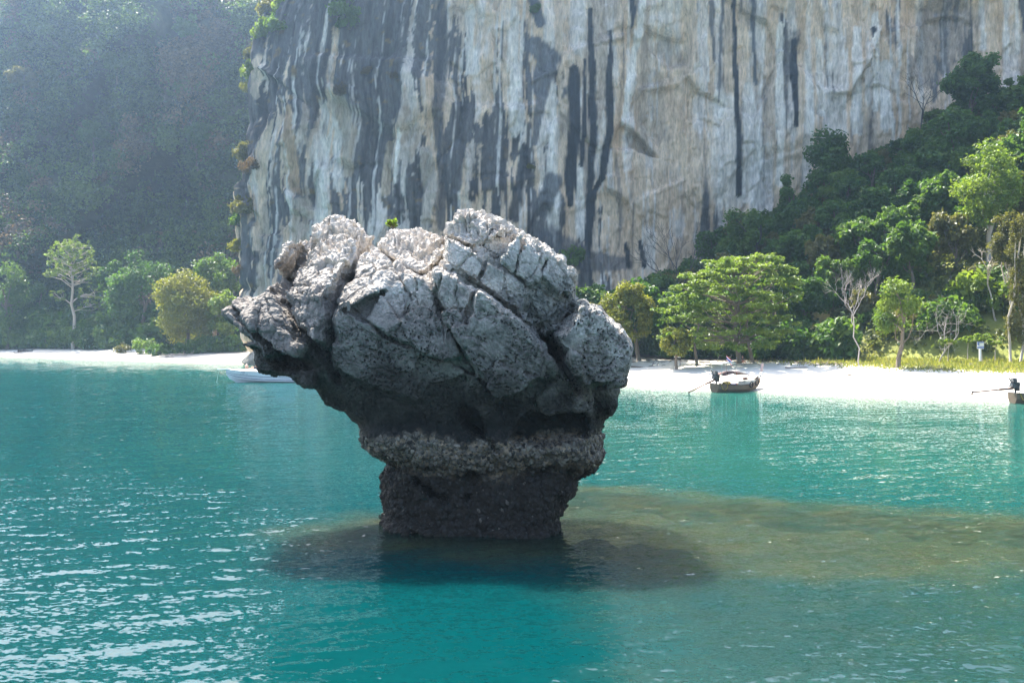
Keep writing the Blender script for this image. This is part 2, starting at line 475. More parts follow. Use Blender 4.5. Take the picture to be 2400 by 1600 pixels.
# ------------------------------------------------------------------ water
def axis_(fl, fh, fine, ml, mh, mid, lo, hi, grow):
    core = np.arange(fl, fh, fine)
    m = spaced(lo, hi, ml, mh, mid, grow)
    return np.concatenate([m[m < fl - mid * 0.5], core, m[m > core[-1] + mid * 0.5]])
wx = axis_(-20, 22, 0.15, -64, 54, 0.30, -470, 470, 1.07); wy = axis_(16, 46, 0.13, 14, 150, 0.30, -370, 430, 1.05)
WX, WY = np.meshgrid(wx, wy, indexing='ij')
px, py = WX.ravel(), WY.ravel()
wz = np.zeros(len(px))
rw = np.random.RandomState(5)
fade = smooth(230, 170, py) * smooth(-10, 12, py) * smooth(115, 60, np.abs(px))
far = smooth(30, 60, np.hypot(px, py - 5))
for k in range(46):
    lam = 0.42 * (6.0 ** (rw.rand() ** 2.4))
    ang = math.radians(118) + rw.randn() * 0.55
    kk = 2 * np.pi / lam
    amp = 0.0021 * lam ** 0.75
    ph = rw.rand() * 6.28
    q = np.stack([px * 0.09, py * 0.09, px * 0 + k * 3.1], 1)
    mod = 0.35 + 0.9 * np.clip(vnoise(q, k) + 0.5, 0, 1.4) if k % 6 == 0 else mod
    w = np.sin(kk * (px * math.cos(ang) + py * math.sin(ang)) + ph)
    wz += amp * mod * (1 - far * (lam < 0.95)) * (w + 0.28 * np.cos(2 * np.arcsin(np.clip(w, -1, 1))))
wz *= fade
depth = -ground_z(px, py); bed = -ground_z(px, py, False)
ni, nj = len(wx), len(wy)
I, J = np.meshgrid(np.arange(ni - 1), np.arange(nj - 1), indexing='ij')
wf = np.stack([I * nj + J, (I + 1) * nj + J, (I + 1) * nj + J + 1, I * nj + J + 1], -1).reshape(-1, 4)
wf = wf[(depth[wf] > -0.35).any(1)]
idx, inv = np.unique(wf.ravel(), return_inverse=True)
shoal = np.zeros(len(px)); _n = (np.abs(px - 8) < 26) & (np.abs(py - 31) < 22); _ra, _rb = reef_mask(px[_n], py[_n]); shoal[_n] = np.maximum(0.85 * _ra, 0.30 * _rb) * (0.75 + 0.35 * fbm(np.stack([px[_n] * 0.6, py[_n] * 0.6, px[_n] * 0], 1), 3, 77))
chop = 1 - 0.62 * smooth(42, 85, py) * smooth(-30, 5, px) + 0.7 * smooth(90, 170, py) * smooth(5, -30, px)
me = build_mesh('sea', np.stack([px, py, wz * chop], 1)[idx], inv.reshape(-1, 4), True, {'depth': np.maximum(depth[idx], 0), 'chop': chop[idx], 'bed': np.maximum(bed[idx], 0), 'shoal': shoal[idx]})

RIP1, RIP2 = 0.10, 0.58
def water_mat():
    m, nt, N, L = new_mat('sea_water')
    out = nd(nt, 'ShaderNodeOutputMaterial')
    geo = nd(nt, 'ShaderNodeNewGeometry')
    dep = nd(nt, 'ShaderNodeAttribute', attribute_name='depth')
    see = nd(nt, 'ShaderNodeMath', operation='MULTIPLY'); see.inputs[1].default_value = -1.9
    L.new(dep.outputs['Fac'], see.inputs[0])
    ex = nd(nt, 'ShaderNodeMath', operation='EXPONENT'); L.new(see.outputs[0], ex.inputs[0])
    # body colour: pale green over shallow sand, turquoise where deeper
    rm = nd(nt, 'ShaderNodeMapRange'); rm.inputs[1].default_value = 0.8; rm.inputs[2].default_value = 5.5
    bed_ = nd(nt, 'ShaderNodeAttribute', attribute_name='bed'); L.new(bed_.outputs['Fac'], rm.inputs[0])
    n0 = nd(nt, 'ShaderNodeTexNoise'); n0.inputs['Scale'].default_value = 0.035; n0.inputs['Detail'].default_value = 4
    L.new(geo.outputs['Position'], n0.inputs['Vector'])
    ad = nd(nt, 'ShaderNodeMath', operation='MULTIPLY_ADD'); ad.inputs[1].default_value = 0.5; ad.inputs[2].default_value = -0.25
    L.new(n0.outputs['Fac'], ad.inputs[0])
    a2 = nd(nt, 'ShaderNodeMath', operation='ADD', use_clamp=True); L.new(rm.outputs[0], a2.inputs[0]); L.new(ad.outputs[0], a2.inputs[1])
    mx = nd(nt, 'ShaderNodeMix', data_type='RGBA')
    mx.inputs[6].default_value = (0.011, 0.076, 0.061, 1); mx.inputs[7].default_value = (0.0002, 0.032, 0.0345, 1)
    L.new(a2.outputs[0], mx.inputs[0])
    dif = nd(nt, 'ShaderNodeSubsurfaceScattering', falloff='BURLEY'); sho = nd(nt, 'ShaderNodeAttribute', attribute_name='shoal'); mxo = nd(nt, 'ShaderNodeMix', data_type='RGBA'); mxo.inputs[7].default_value = (0.040, 0.049, 0.025, 1); L.new(sho.outputs['Fac'], mxo.inputs[0]); L.new(mx.outputs[2], mxo.inputs[6]); L.new(mxo.outputs[2], dif.inputs['Color']); dif.inputs['Scale'].default_value = 3.0; dif.inputs['Radius'].default_value = (0.5, 0.9, 0.9)
    tr = nd(nt, 'ShaderNodeBsdfTransparent'); tr.inputs['Color'].default_value = (0.80, 0.95, 0.90, 1)
    body = nd(nt, 'ShaderNodeMixShader'); L.new(ex.outputs[0], body.inputs[0]); L.new(dif.outputs[0], body.inputs[1]); L.new(tr.outputs[0], body.inputs[2])
    # ripples: small random facets added to the modelled waves
    def facets(scale, rot, stretch, amp, detail):
        mp = nd(nt, 'ShaderNodeMapping'); mp.inputs['Rotation'].default_value = (0, 0, rot); mp.inputs['Scale'].default_value = (1, stretch, 1)
        L.new(geo.outputs['Position'], mp.inputs['Vector'])
        no = nd(nt, 'ShaderNodeTexNoise'); no.inputs['Scale'].default_value = scale; no.inputs['Detail'].default_value = detail; no.inputs['Roughness'].default_value = 0.55
        L.new(mp.outputs[0], no.inputs['Vector'])
        sb = nd(nt, 'ShaderNodeVectorMath', operation='SUBTRACT'); sb.inputs[1].default_value = (0.5, 0.5, 0.5)
        L.new(no.outputs['Color'], sb.inputs[0])
        ml = nd(nt, 'ShaderNodeVectorMath', operation='MULTIPLY'); ml.inputs[1].default_value = (amp * 0.75, amp, 0)
        L.new(sb.outputs[0], ml.inputs[0])
        return ml
    def vadd(a_, b_):
        v = nd(nt, 'ShaderNodeVectorMath', operation='ADD'); L.new(a_, v.inputs[0]); L.new(b_, v.inputs[1]); return v.outputs[0]
    # gusts: calmer and rougher patches
    gu = nd(nt, 'ShaderNodeTexNoise'); gu.inputs['Scale'].default_value = 0.16; gu.inputs['Detail'].default_value = 2
    L.new(geo.outputs['Position'], gu.inputs['Vector'])
    gm = nd(nt, 'ShaderNodeMapRange'); gm.inputs[1].default_value = 0.35; gm.inputs[2].default_value = 0.65; gm.inputs[3].default_value = 0.5; gm.inputs[4].default_value = 1.25
    L.new(gu.outputs['Fac'], gm.inputs[0])
    sm = vadd(facets(1.0, 0.45, 2.0, RIP1, 1.5).outputs[0], facets(6.0, 0.2, 1.3, RIP2, 3.0).outputs[0])
    sc_ = nd(nt, 'ShaderNodeVectorMath', operation='SCALE'); L.new(sm, sc_.inputs[0]); cha = nd(nt, 'ShaderNodeAttribute', attribute_name='chop'); chm = nd(nt, 'ShaderNodeMath', operation='MULTIPLY'); L.new(gm.outputs[0], chm.inputs[0]); L.new(cha.outputs['Fac'], chm.inputs[1]); L.new(chm.outputs[0], sc_.inputs['Scale'])
    nv = vadd(geo.outputs['Normal'], sc_.outputs[0])
    nn_ = nd(nt, 'ShaderNodeVectorMath', operation='NORMALIZE'); L.new(nv, nn_.inputs[0])
    b2 = nn_
    gl = nd(nt, 'ShaderNodeBsdfGlossy'); gl.inputs['Roughness'].default_value = 0.02; gl.inputs['Color'].default_value = (1, 1, 1, 1)
    L.new(b2.outputs[0], gl.inputs['Normal'])
    fr = nd(nt, 'ShaderNodeFresnel'); fr.inputs['IOR'].default_value = 1.333; L.new(b2.outputs[0], fr.inputs['Normal'])
    # wave faces hide one another at low angles, which holds the reflection down
    f1_ = nd(nt, 'ShaderNodeMath', operation='MULTIPLY_ADD'); f1_.inputs[1].default_value = 1.3; f1_.inputs[2].default_value = 1.0; L.new(fr.outputs[0], f1_.inputs[0])
    f2_ = nd(nt, 'ShaderNodeMath', operation='DIVIDE'); L.new(fr.outputs[0], f2_.inputs[0]); L.new(f1_.outputs[0], f2_.inputs[1])
    ms = nd(nt, 'ShaderNodeMixShader'); L.new(f2_.outputs[0], ms.inputs[0]); L.new(body.outputs[0], ms.inputs[1]); L.new(gl.outputs[0], ms.inputs[2])
    L.new(ms.outputs[0], out.inputs[0])
    return m
tag(link('sea', me, water_mat()), kind='structure')

# ------------------------------------------------------------------ the cliff
def cliff():
    plan = np.array([(-22, 330), (-40, 270), (-50, 236), (-54, 219), (-51, 212), (-42, 208.5), (-20, 206), (0, 205), (20, 205.5), (40, 206), (60, 204.5), (80, 201), (120, 190), (200, 165), (330, 120), (460, 80)], float)
    seg = np.hypot(*np.diff(plan, axis=0).T); cum = np.concatenate([[0], np.cumsum(seg)])
    s_fine0, s_fine1 = cum[2], cum[12] + 6
    s = np.concatenate([np.arange(0, s_fine0, 2.0), np.arange(s_fine0, s_fine1, 0.30), np.arange(s_fine1, cum[-1], 3.0)])
    zz = np.concatenate([np.arange(-3, 76, 0.32), np.arange(76, 89, 1.6)])
    x0 = np.interp(s, cum, plan[:, 0]); y0 = np.interp(s, cum, plan[:, 1])
    kern = np.ones(15) / 15
    pad = lambda a: np.convolve(np.pad(a, 7, mode='edge'), kern, 'valid')
    x0, y0 = pad(x0), pad(y0)
    tx, ty = np.gradient(x0), np.gradient(y0); ln = np.hypot(tx, ty) + 1e-9
    nx, ny = ty / ln, -tx / ln                      # outward, towards the bay
    SS, ZZ = np.meshgrid(s, zz, indexing='ij')
    X = np.repeat(x0[:, None], len(zz), 1); Y = np.repeat(y0[:, None], len(zz), 1)
    NX = np.repeat(nx[:, None], len(zz), 1); NY = np.repeat(ny[:, None], len(zz), 1)
    # outline of the free left edge
    zq = np.array([-3, 2, 5, 20, 28, 34.5, 41, 47.5, 54, 61, 67, 71, 85, 90]); dq = np.array([1.6, 0.9, -0.4, -0.4, 0.2, 0.0, 1.3, 3.0, 2.2, 3.4, 4.7, 6.5, 9, 17])
    X = X + np.interp(ZZ, zq, dq) * np.clip((12 - X) / 66, 0, 1)
    P = np.stack([SS.ravel(), ZZ.ravel()], 1)
    def n2(fs, fz, seed, o=4): return fbm(np.stack([P[:, 0] * fs, P[:, 1] * fz, P[:, 0] * 0 + seed], 1), o, seed)
    U = ((X / Y * FPX + 1200) / S).ravel(); V = ((HORIZON - (ZZ - CAMH) / Y * FPX) / S).ravel()
    wob = 6 * n2(0.05, 0.05, 3)
    d = 2.6 * n2(0.022, 0.016, 1) + 0.035 * np.maximum(P[:, 1] - 20, 0) * n2(0.015, 0.004, 8, 2)
    fl = n2(0.16, 0.022, 2)
    d += 1.1 * (np.abs(fl) * -1.2 + 0.4) + 0.5 * n2(0.45, 0.05, 5) + 0.28 * n2(0.9, 0.5, 6)
    f1, f2, vec, rnd = worley(np.stack([P[:, 0] * 0.10 + 0.05 * n2(0.2, 0.2, 12), P[:, 1] * 0.055, P[:, 0] * 0], 1), 7)
    d += 0.9 * rnd[:, 0] * smooth(0.0, 0.12, f2 - f1) + 1.6 * (vec[:, 0] * rnd[:, 1] + vec[:, 1] * rnd[:, 2])
    f1b, f2b, vecb, rndb = worley(np.stack([P[:, 0] * 0.33, P[:, 1] * 0.16, P[:, 0] * 0], 1), 17)
    d += 0.25 * rndb[:, 0] - 0.18 * smooth(0.05, 0.0, f2b - f1b) + 0.4 * (vecb[:, 0] * rndb[:, 1] + vecb[:, 1] * rndb[:, 2])
    Un = U + 9 * n2(0.12, 0.08, 31); Vn = V + 9 * n2(0.12, 0.08, 32)
    def poly(pts, off, soft=7.0):
        dd = seg_dist(Un, Vn, pts, True); dd = np.where(inside(Un, Vn, pts), dd, -dd)
        return off * smooth(-soft * 0.3, soft, dd)
    d += poly([(700, 130), (1000, 130), (1015, 260), (905, 302), (785, 238), (720, 215)], 1.5, 14)
    d += poly([(1428, 283), (1520, 362), (1495, 356), (1455, 350), (1398, 345)], -2.2)
    d += poly([(1475, 60), (1545, 70), (1560, 190), (1520, 345), (1440, 275), (1462, 180)], -1.0, 16)
    d += poly([(1485, 70), (1570, 95), (1580, 150), (1535, 160), (1490, 110)], -1.3)
    d += poly([(645, 430), (690, 460), (715, 480), (700, 500), (660, 490)], 1.2)
    d += poly([(960, 330), (1015, 362), (1000, 510), (965, 510)], 0.8)
    d += poly([(1000, 205), (1060, 235), (1240, 240), (1250, 420), (1020, 470), (1000, 330)], 1.0, 18)
    d += poly([(2080, 0), (2270, 0), (2260, 130), (2130, 210), (2080, 120)], -1.6, 24)
    d += poly([(1885, 60), (1925, 75), (1935, 200), (1900, 210)], -0.8)
    d *= 1 - 0.75 * smooth(16, 6, P[:, 1]) * smooth(-30, -44, X.ravel())
    # foot undercut by the sea at the left corner
    d += -0.7 * smooth(4, 1, P[:, 1]) * smooth(-20, -40, X.ravel())
    X2 = X.ravel() + NX.ravel() * d; Y2 = Y.ravel() + NY.ravel() * d
    # ---- stains, as colour per vertex
    def rank(a):
        r = np.empty(len(a)); r[np.argsort(a)] = np.linspace(0, 1, len(a)); return r
    us = np.array([480, 560, 640, 740, 840, 940, 1040, 1140, 1240, 1340, 1440, 1540, 1700, 1900, 2100, 2300, 2600])
    vs = np.array([-200, 0, 100, 200, 300, 400, 500, 620, 760])
    D = np.array([
        [.7, .7, .9, .9, .9, .85, .35, .2, .3, .15, .15, .1, .2, .2, .3, .4, .4],
        [.7, .8, .95, .95, .95, .88, .20, .06, .18, .05, .06, .03, .06, .06, .1, .15, .4],
        [.7, .8, .85, .82, .88, .82, .50, .06, .15, .04, .05, .02, .05, .05, .1, .15, .4],
        [.7, .8, .78, .93, .97, .86, .40, .14, .25, .04, .04, .02, .04, .05, .1, .2, .4],
        [.7, .75, .58, .58, .78, .80, .95, .80, .35, .06, .06, .02, .03, .04, .06, .1, .4],
        [.7, .75, .55, .42, .66, .66, .97, .68, .25, .08, .05, .03, .03, .04, .06, .1, .4],
        [.7, .65, .42, .38, .6, .5, .93, .6, .36, .25, .08, .08, .08, .08, .1, .1, .4],
        [.6, .6, .42, .4, .5, .5, .8, .6, .5, .4, .2, .2, .2, .2, .2, .2, .4],
        [.5, .4, .4, .4, .5, .5, .6, .6, .6, .5, .3, .3, .3, .3, .3, .3, .4]])
    def grid(D):
        fu = np.interp(U, us, np.arange(len(us))); fv = np.interp(V, vs, np.arange(len(vs)))
        iu = np.clip(fu.astype(int), 0, len(us) - 2); iv = np.clip(fv.astype(int), 0, len(vs) - 2); a = fu - iu; b = fv - iv
        return D[iv, iu] * (1 - a) * (1 - b) + D[iv, iu + 1] * a * (1 - b) + D[iv + 1, iu] * (1 - a) * b + D[iv + 1, iu + 1] * a * b
    dens = grid(D)
    sw = P[:, 0] + 0.35 * n2(0.3, 0.12, 41) + 0.8 * n2(0.06, 0.03, 42)
    def streak(fs, fz, seed, o=3): return fbm(np.stack([sw * fs, P[:, 1] * fz, P[:, 0] * 0 + seed * 7.7], 1), o, seed)
    r1 = rank(streak(0.30, 0.028, 51) + 0.60 * streak(1.0, 0.035, 52) + 0.5 * n2(0.09, 0.08, 53, 5) + 0.18 * n2(0.8, 0.6, 54))
    dark = smooth(0.05, -0.05, r1 - dens)
    tanf = rank(streak(0.16, 0.018, 61) + 0.5 * n2(0.08, 0.07, 62))
    wht = rank(streak(0.40, 0.012, 71) + 0.5 * n2(0.12, 0.06, 72) + 0.2 * n2(0.9, 0.5, 73))
    lerp = lambda a, b, t: a + (b - a) * t[:, None]
    base = np.tile(np.array([0.68, 0.51, 0.35]), (len(U), 1))
    base = lerp(base, np.array([0.58, 0.40, 0.25]), smooth(0.60, 0.95, tanf) * 0.8)
    base = lerp(base, np.array([0.42, 0.335, 0.255]), smooth(0.36, 0.06, tanf) * 0.85)
    wden = np.interp(U, [500, 700, 1100, 1250, 1500, 1650, 2000, 2150, 2600], [.2, .25, .25, .35, .25, .45, .45, .12, .2])
    base = lerp(base, np.array([0.70, 0.64, 0.57]), smooth(-0.16, 0.20, wden - (1 - wht)) * 0.7)
    dk = lerp(np.tile(np.array([0.125, 0.118, 0.112]), (len(U), 1)), np.array([0.060, 0.058, 0.057]), smooth(0.5, 0.9, rank(streak(0.6, 0.03, 81))))
    dk = lerp(dk, np.array([0.21, 0.135, 0.05]), smooth(0.93, 0.99, rank(n2(0.4, 0.5, 83))) * smooth(1300, 1000, U) * 0.8)
    col = base * (1 - dark[:, None]) + dk * dark[:, None]
    thin = rank(streak(1.7, 0.010, 95, 2) + 0.25 * n2(0.2, 0.15, 96)); thin2 = rank(streak(1.4, 0.012, 97, 2) + 0.25 * n2(0.2, 0.15, 98))
    col = lerp(col, np.array([0.13, 0.125, 0.12]), smooth(0.94, 0.985, thin) * 0.7 * smooth(-0.2, 0.3, n2(0.05, 0.04, 99)))
    col = lerp(col, np.array([0.74, 0.68, 0.60]), smooth(0.93, 0.985, thin2) * 0.75)
    # single stains, and darker patches in recesses, traced from the wall
    us_, rag_ = U + 2.5 * streak(1.5, 0.25, 91), 0.55 * streak(2.2, 0.10, 92)
    def stain_tone(pts, w, c, strength=1.0, rag=0.5):
        q = np.array(pts); g = 2.2 * max(w) + 8
        m = (U > q[:, 0].min() - g) & (U < q[:, 0].max() + g) & (V > q[:, 1].min() - g) & (V < q[:, 1].max() + g)
        dd, ww = seg_dist(us_[m], V[m], pts, False, w)
        k = smooth(1.15, 0.75, dd / ww + rag * rag_[m]) * strength
        col[m] = lerp(col[m], np.array(c), k)
    BL, GR, WH, BR = (0.030, 0.036, 0.042), (0.12, 0.125, 0.13), (0.76, 0.69, 0.59), (0.20, 0.175, 0.145)
    stain_tone([(1446, 205), (1458, 120), (1470, 60), (1474, 0)], [12, 9, 9, 9], WH)
    stain_tone([(1430, 283), (1440, 240), (1455, 190)], [5, 7, 9], WH)
    stain_tone([(1662, 240), (1672, 440)], [34, 44], WH, 0.6); stain_tone([(1720, 200), (1735, 450)], [14, 30], WH, 0.7)
    for u_, v0, v1, w_ in ((1965, 70, 300, 11), (1883, 95, 260, 8), (2008, 40, 250, 8), (2256, -20, 110, 5), (1790, 60, 420, 8), (1855, 120, 300, 7), (2030, 150, 290, 12), (2310, -10, 140, 6), (2335, -10, 120, 5), (1268, 200, 520, 12), (1330, 380, 540, 10), (660, 280, 480, 5), (735, 320, 500, 17), (770, 250, 430, 9), (1080, 20, 160, 10), (1180, 30, 300, 12)):
        stain_tone([(u_, v0), (u_ + 3, v1)], [w_, w_ * 1.3], WH, 0.85, 1.0)
    stain_tone([(780, 240), (800, 300), (795, 395)], [24, 20, 12], (0.42, 0.34, 0.25)); stain_tone([(668, 250), (670, 330), (673, 430)], [9, 12, 14], (0.42, 0.27, 0.15), 0.9)
    stain_tone([(893, 330), (885, 440)], [9, 10], (0.46, 0.36, 0.25)); stain_tone([(980, 350), (990, 430), (978, 515)], [14, 18, 12], (0.45, 0.38, 0.30))
    stain_tone([(918, 300), (905, 420)], [4, 5], WH); stain_tone([(690, 465), (705, 490)], [14, 12], (0.44, 0.37, 0.28))
    stain_tone([(1490, 200), (1500, 300)], [40, 36], BR, 0.35); stain_tone([(1530, 100), (1560, 140)], [22, 18], BR, 0.45); stain_tone([(1450, 315), (1495, 350)], [18, 12], (0.16, 0.14, 0.115), 0.55)  # brownish recesses, with their shade painted into the colour
    stain_tone([(2180, 40), (2130, 150)], [70, 50], (0.21, 0.185, 0.16), 0.6)  # broad darker patch across the set-back wall at upper right
    stain_tone([(1355, 24), (1358, 150), (1362, 300), (1355, 440), (1350, 560)], [6, 9, 9, 9, 7], BL)
    stain_tone([(1318, 162), (1320, 300), (1308, 400), (1310, 470)], [11, 15, 15, 8], BL); stain_tone([(1340, 142), (1342, 250), (1335, 380)], [4, 6, 6], BL)
    stain_tone([(1401, 74), (1398, 180), (1400, 300), (1385, 400), (1366, 440), (1352, 580)], [4, 9, 11, 8, 6, 6], BL)
    stain_tone([(1450, -5), (1452, 60)], [8, 5], BL); stain_tone([(1686, -5), (1690, 100), (1692, 200), (1697, 330), (1698, 445)], [5, 6, 7, 7, 7], BL, 1, 0.3)
    stain_tone([(1825, 95), (1824, 160), (1828, 290)], [8, 9, 5], BL); stain_tone([(1728, -5), (1732, 90), (1738, 190)], [6, 5, 3], GR)
    stain_tone([(1633, 10), (1640, 140)], [9, 4], GR, 0.9); stain_tone([(1662, 0), (1655, 130), (1650, 230)], [5, 4, 3], GR, 0.9)
    stain_tone([(1226, 0), (1240, 55)], [13, 12], (0.09, 0.095, 0.10)); stain_tone([(1225, 105), (1262, 135), (1240, 200)], [22, 26, 26], GR, 0.95); stain_tone([(1245, 220), (1225, 330)], [14, 8], GR, 0.9)
    stain_tone([(1205, 340), (1180, 500)], [9, 14], BL, 0.9); stain_tone([(1270, 420), (1245, 480)], [22, 20], GR, 0.9); stain_tone([(2005, 70), (2003, 88)], [5, 4], BL)
    stain_tone([(1262, 560), (1350, 600), (1440, 605)], [40, 26, 16], (0.10, 0.10, 0.105), 0.8); stain_tone([(1470, 555), (1480, 610)], [5, 6], BL); stain_tone([(1440, 560), (1445, 610)], [5, 6], BL)
    stain_tone([(1010, 0), (1018, 120), (1005, 260), (1020, 420), (1015, 520)], [14, 12, 14, 10, 10], (0.07, 0.072, 0.075), 0.85)
    # tan foot and bright left rim of bare stone
    col = lerp(col, np.array([0.40, 0.31, 0.21]), smooth(12, 2, P[:, 1]) * smooth(-35, -48, X2) * 0.7)
    nS, nZ = len(s), len(zz)
    verts = np.stack([X2, Y2, P[:, 1]], 1)
    # plateau behind the rim
    vb1 = verts.reshape(nS, nZ, 3)[:, -1].copy(); back = np.stack([-nx, -ny, nx * 0], 1)
    r1_, r2_ = vb1 + back * 14 + [0, 0, 5], vb1 + back * 60 + [0, 0, 2]
    r2_[:, 1] = np.minimum(r2_[:, 1], 440)
    allv = np.concatenate([verts.reshape(nS, nZ, 3), r1_[:, None], r2_[:, None]], 1)
    allc = np.concatenate([col.reshape(nS, nZ, 3), np.full((nS, 2, 3), 0.12)], 1)
    m_ = nZ + 2
    I, J = np.meshgrid(np.arange(nS - 1), np.arange(m_ - 1), indexing='ij')
    f = np.stack([I * m_ + J, (I + 1) * m_ + J, (I + 1) * m_ + J + 1, I * m_ + J + 1], -1).reshape(-1, 4)
    me = build_mesh('cliff', allv.reshape(-1, 3), f, True, None, {'stain_tone': allc.reshape(-1, 3)})
    o = link('cliff', me, rock_like('cliff_limestone', 'stain_tone', 2.4, 0.30, 0.95, (1, 1, 0.22)))
    tag(o, 'tall grey and tan limestone cliff streaked black and white behind the beach', None, None, 'structure')
    return allv[:, :nZ], s, zz
CLIFF_V, CLIFF_S, CLIFF_Z = cliff()

def cliff_point(u, v):
    """cliff surface point shown near (u, v)"""
    w = CLIFF_V.reshape(-1, 3)
    uu = (w[:, 0] / w[:, 1] * FPX + 1200) / S; vv = (HORIZON - (w[:, 2] - CAMH) / w[:, 1] * FPX) / S
    k = np.argmin((uu - u) ** 2 + (vv - v) ** 2 + np.where(w[:, 1] > 235, 1e4, 0))
    return w[k]

# ------------------------------------------------------------------ hillside on the left
def hill_base(x): return np.interp(x, [-480, -250, -118, -60, 20], [400, 352, 312, 302, 306])
def hill_point(x, z):
    x = np.asarray(x, float); z = np.asarray(z, float)
    p = np.stack([x * 0.022, z * 0.022, x * 0 + 3.3], 1)
    y = hill_base(x) + 0.40 * np.maximum(z - 3, 0) + 9 * fbm(p, 4, 61)
    f1, f2, vec, rnd = worley(np.stack([x * 0.03, z * 0.02, x * 0], 1), 71)
    return np.stack([x, y + 5 * rnd[:, 0] + 27 * vec[:, 1] * np.abs(rnd[:, 1]), z], 1)
hx = np.concatenate([np.arange(-480, -200, 8), np.arange(-200, 20, 1.6)]); hz = np.arange(-4, 126, 1.6)
HXg, HZg = np.meshgrid(hx, hz, indexing='ij')
hv = hill_point(HXg.ravel(), HZg.ravel())
hv = hv.reshape(len(hx), len(hz), 3)
cap = hv[:, -1:].copy(); cap[:, :, 1] = 455; cap[:, :, 2] += 4
hv = np.concatenate([hv, cap], 1)
nj = len(hz) + 1
I, J = np.meshgrid(np.arange(len(hx) - 1), np.arange(nj - 1), indexing='ij')
hf = np.stack([I * nj + J, (I + 1) * nj + J, (I + 1) * nj + J + 1, I * nj + J + 1], -1).reshape(-1, 4)
hq = hv.reshape(-1, 3)
k1 = fbm(np.stack([hq[:, 0] * 0.12, hq[:, 2] * 0.03, hq[:, 0] * 0], 1), 4, 5)
hc = np.array([0.045, 0.052, 0.026]) + np.clip(k1 - 0.1, 0, 1)[:, None] * np.array([0.22, 0.18, 0.14])
hme = build_mesh('hillside', hq, hf, True, None, {'stain_tone': np.clip(hc, 0.02, 1)})
tag(link('hillside', hme, rock_like('hill_soil', 'stain_tone', 0.5, 0.5)), kind='structure')
# ------------------------------------------------------------------ the mushroom rock
RY = 34.5
RK = FPX / RY
def Z1(*p): return [((500 + x * .3189 - 1200) / RK, CAMH + (HORIZON - 450 - y * .3189) / RK) for x, y in p]
def Z2(*p): return [((950 + x * .3189 - 1200) / RK, CAMH + (HORIZON - 450 - y * .3189) / RK) for x, y in p]
def Z3(*p): return [((600 + x * .38266 - 1200) / RK, CAMH + (HORIZON - 850 - y * .38266) / RK) for x, y in p]

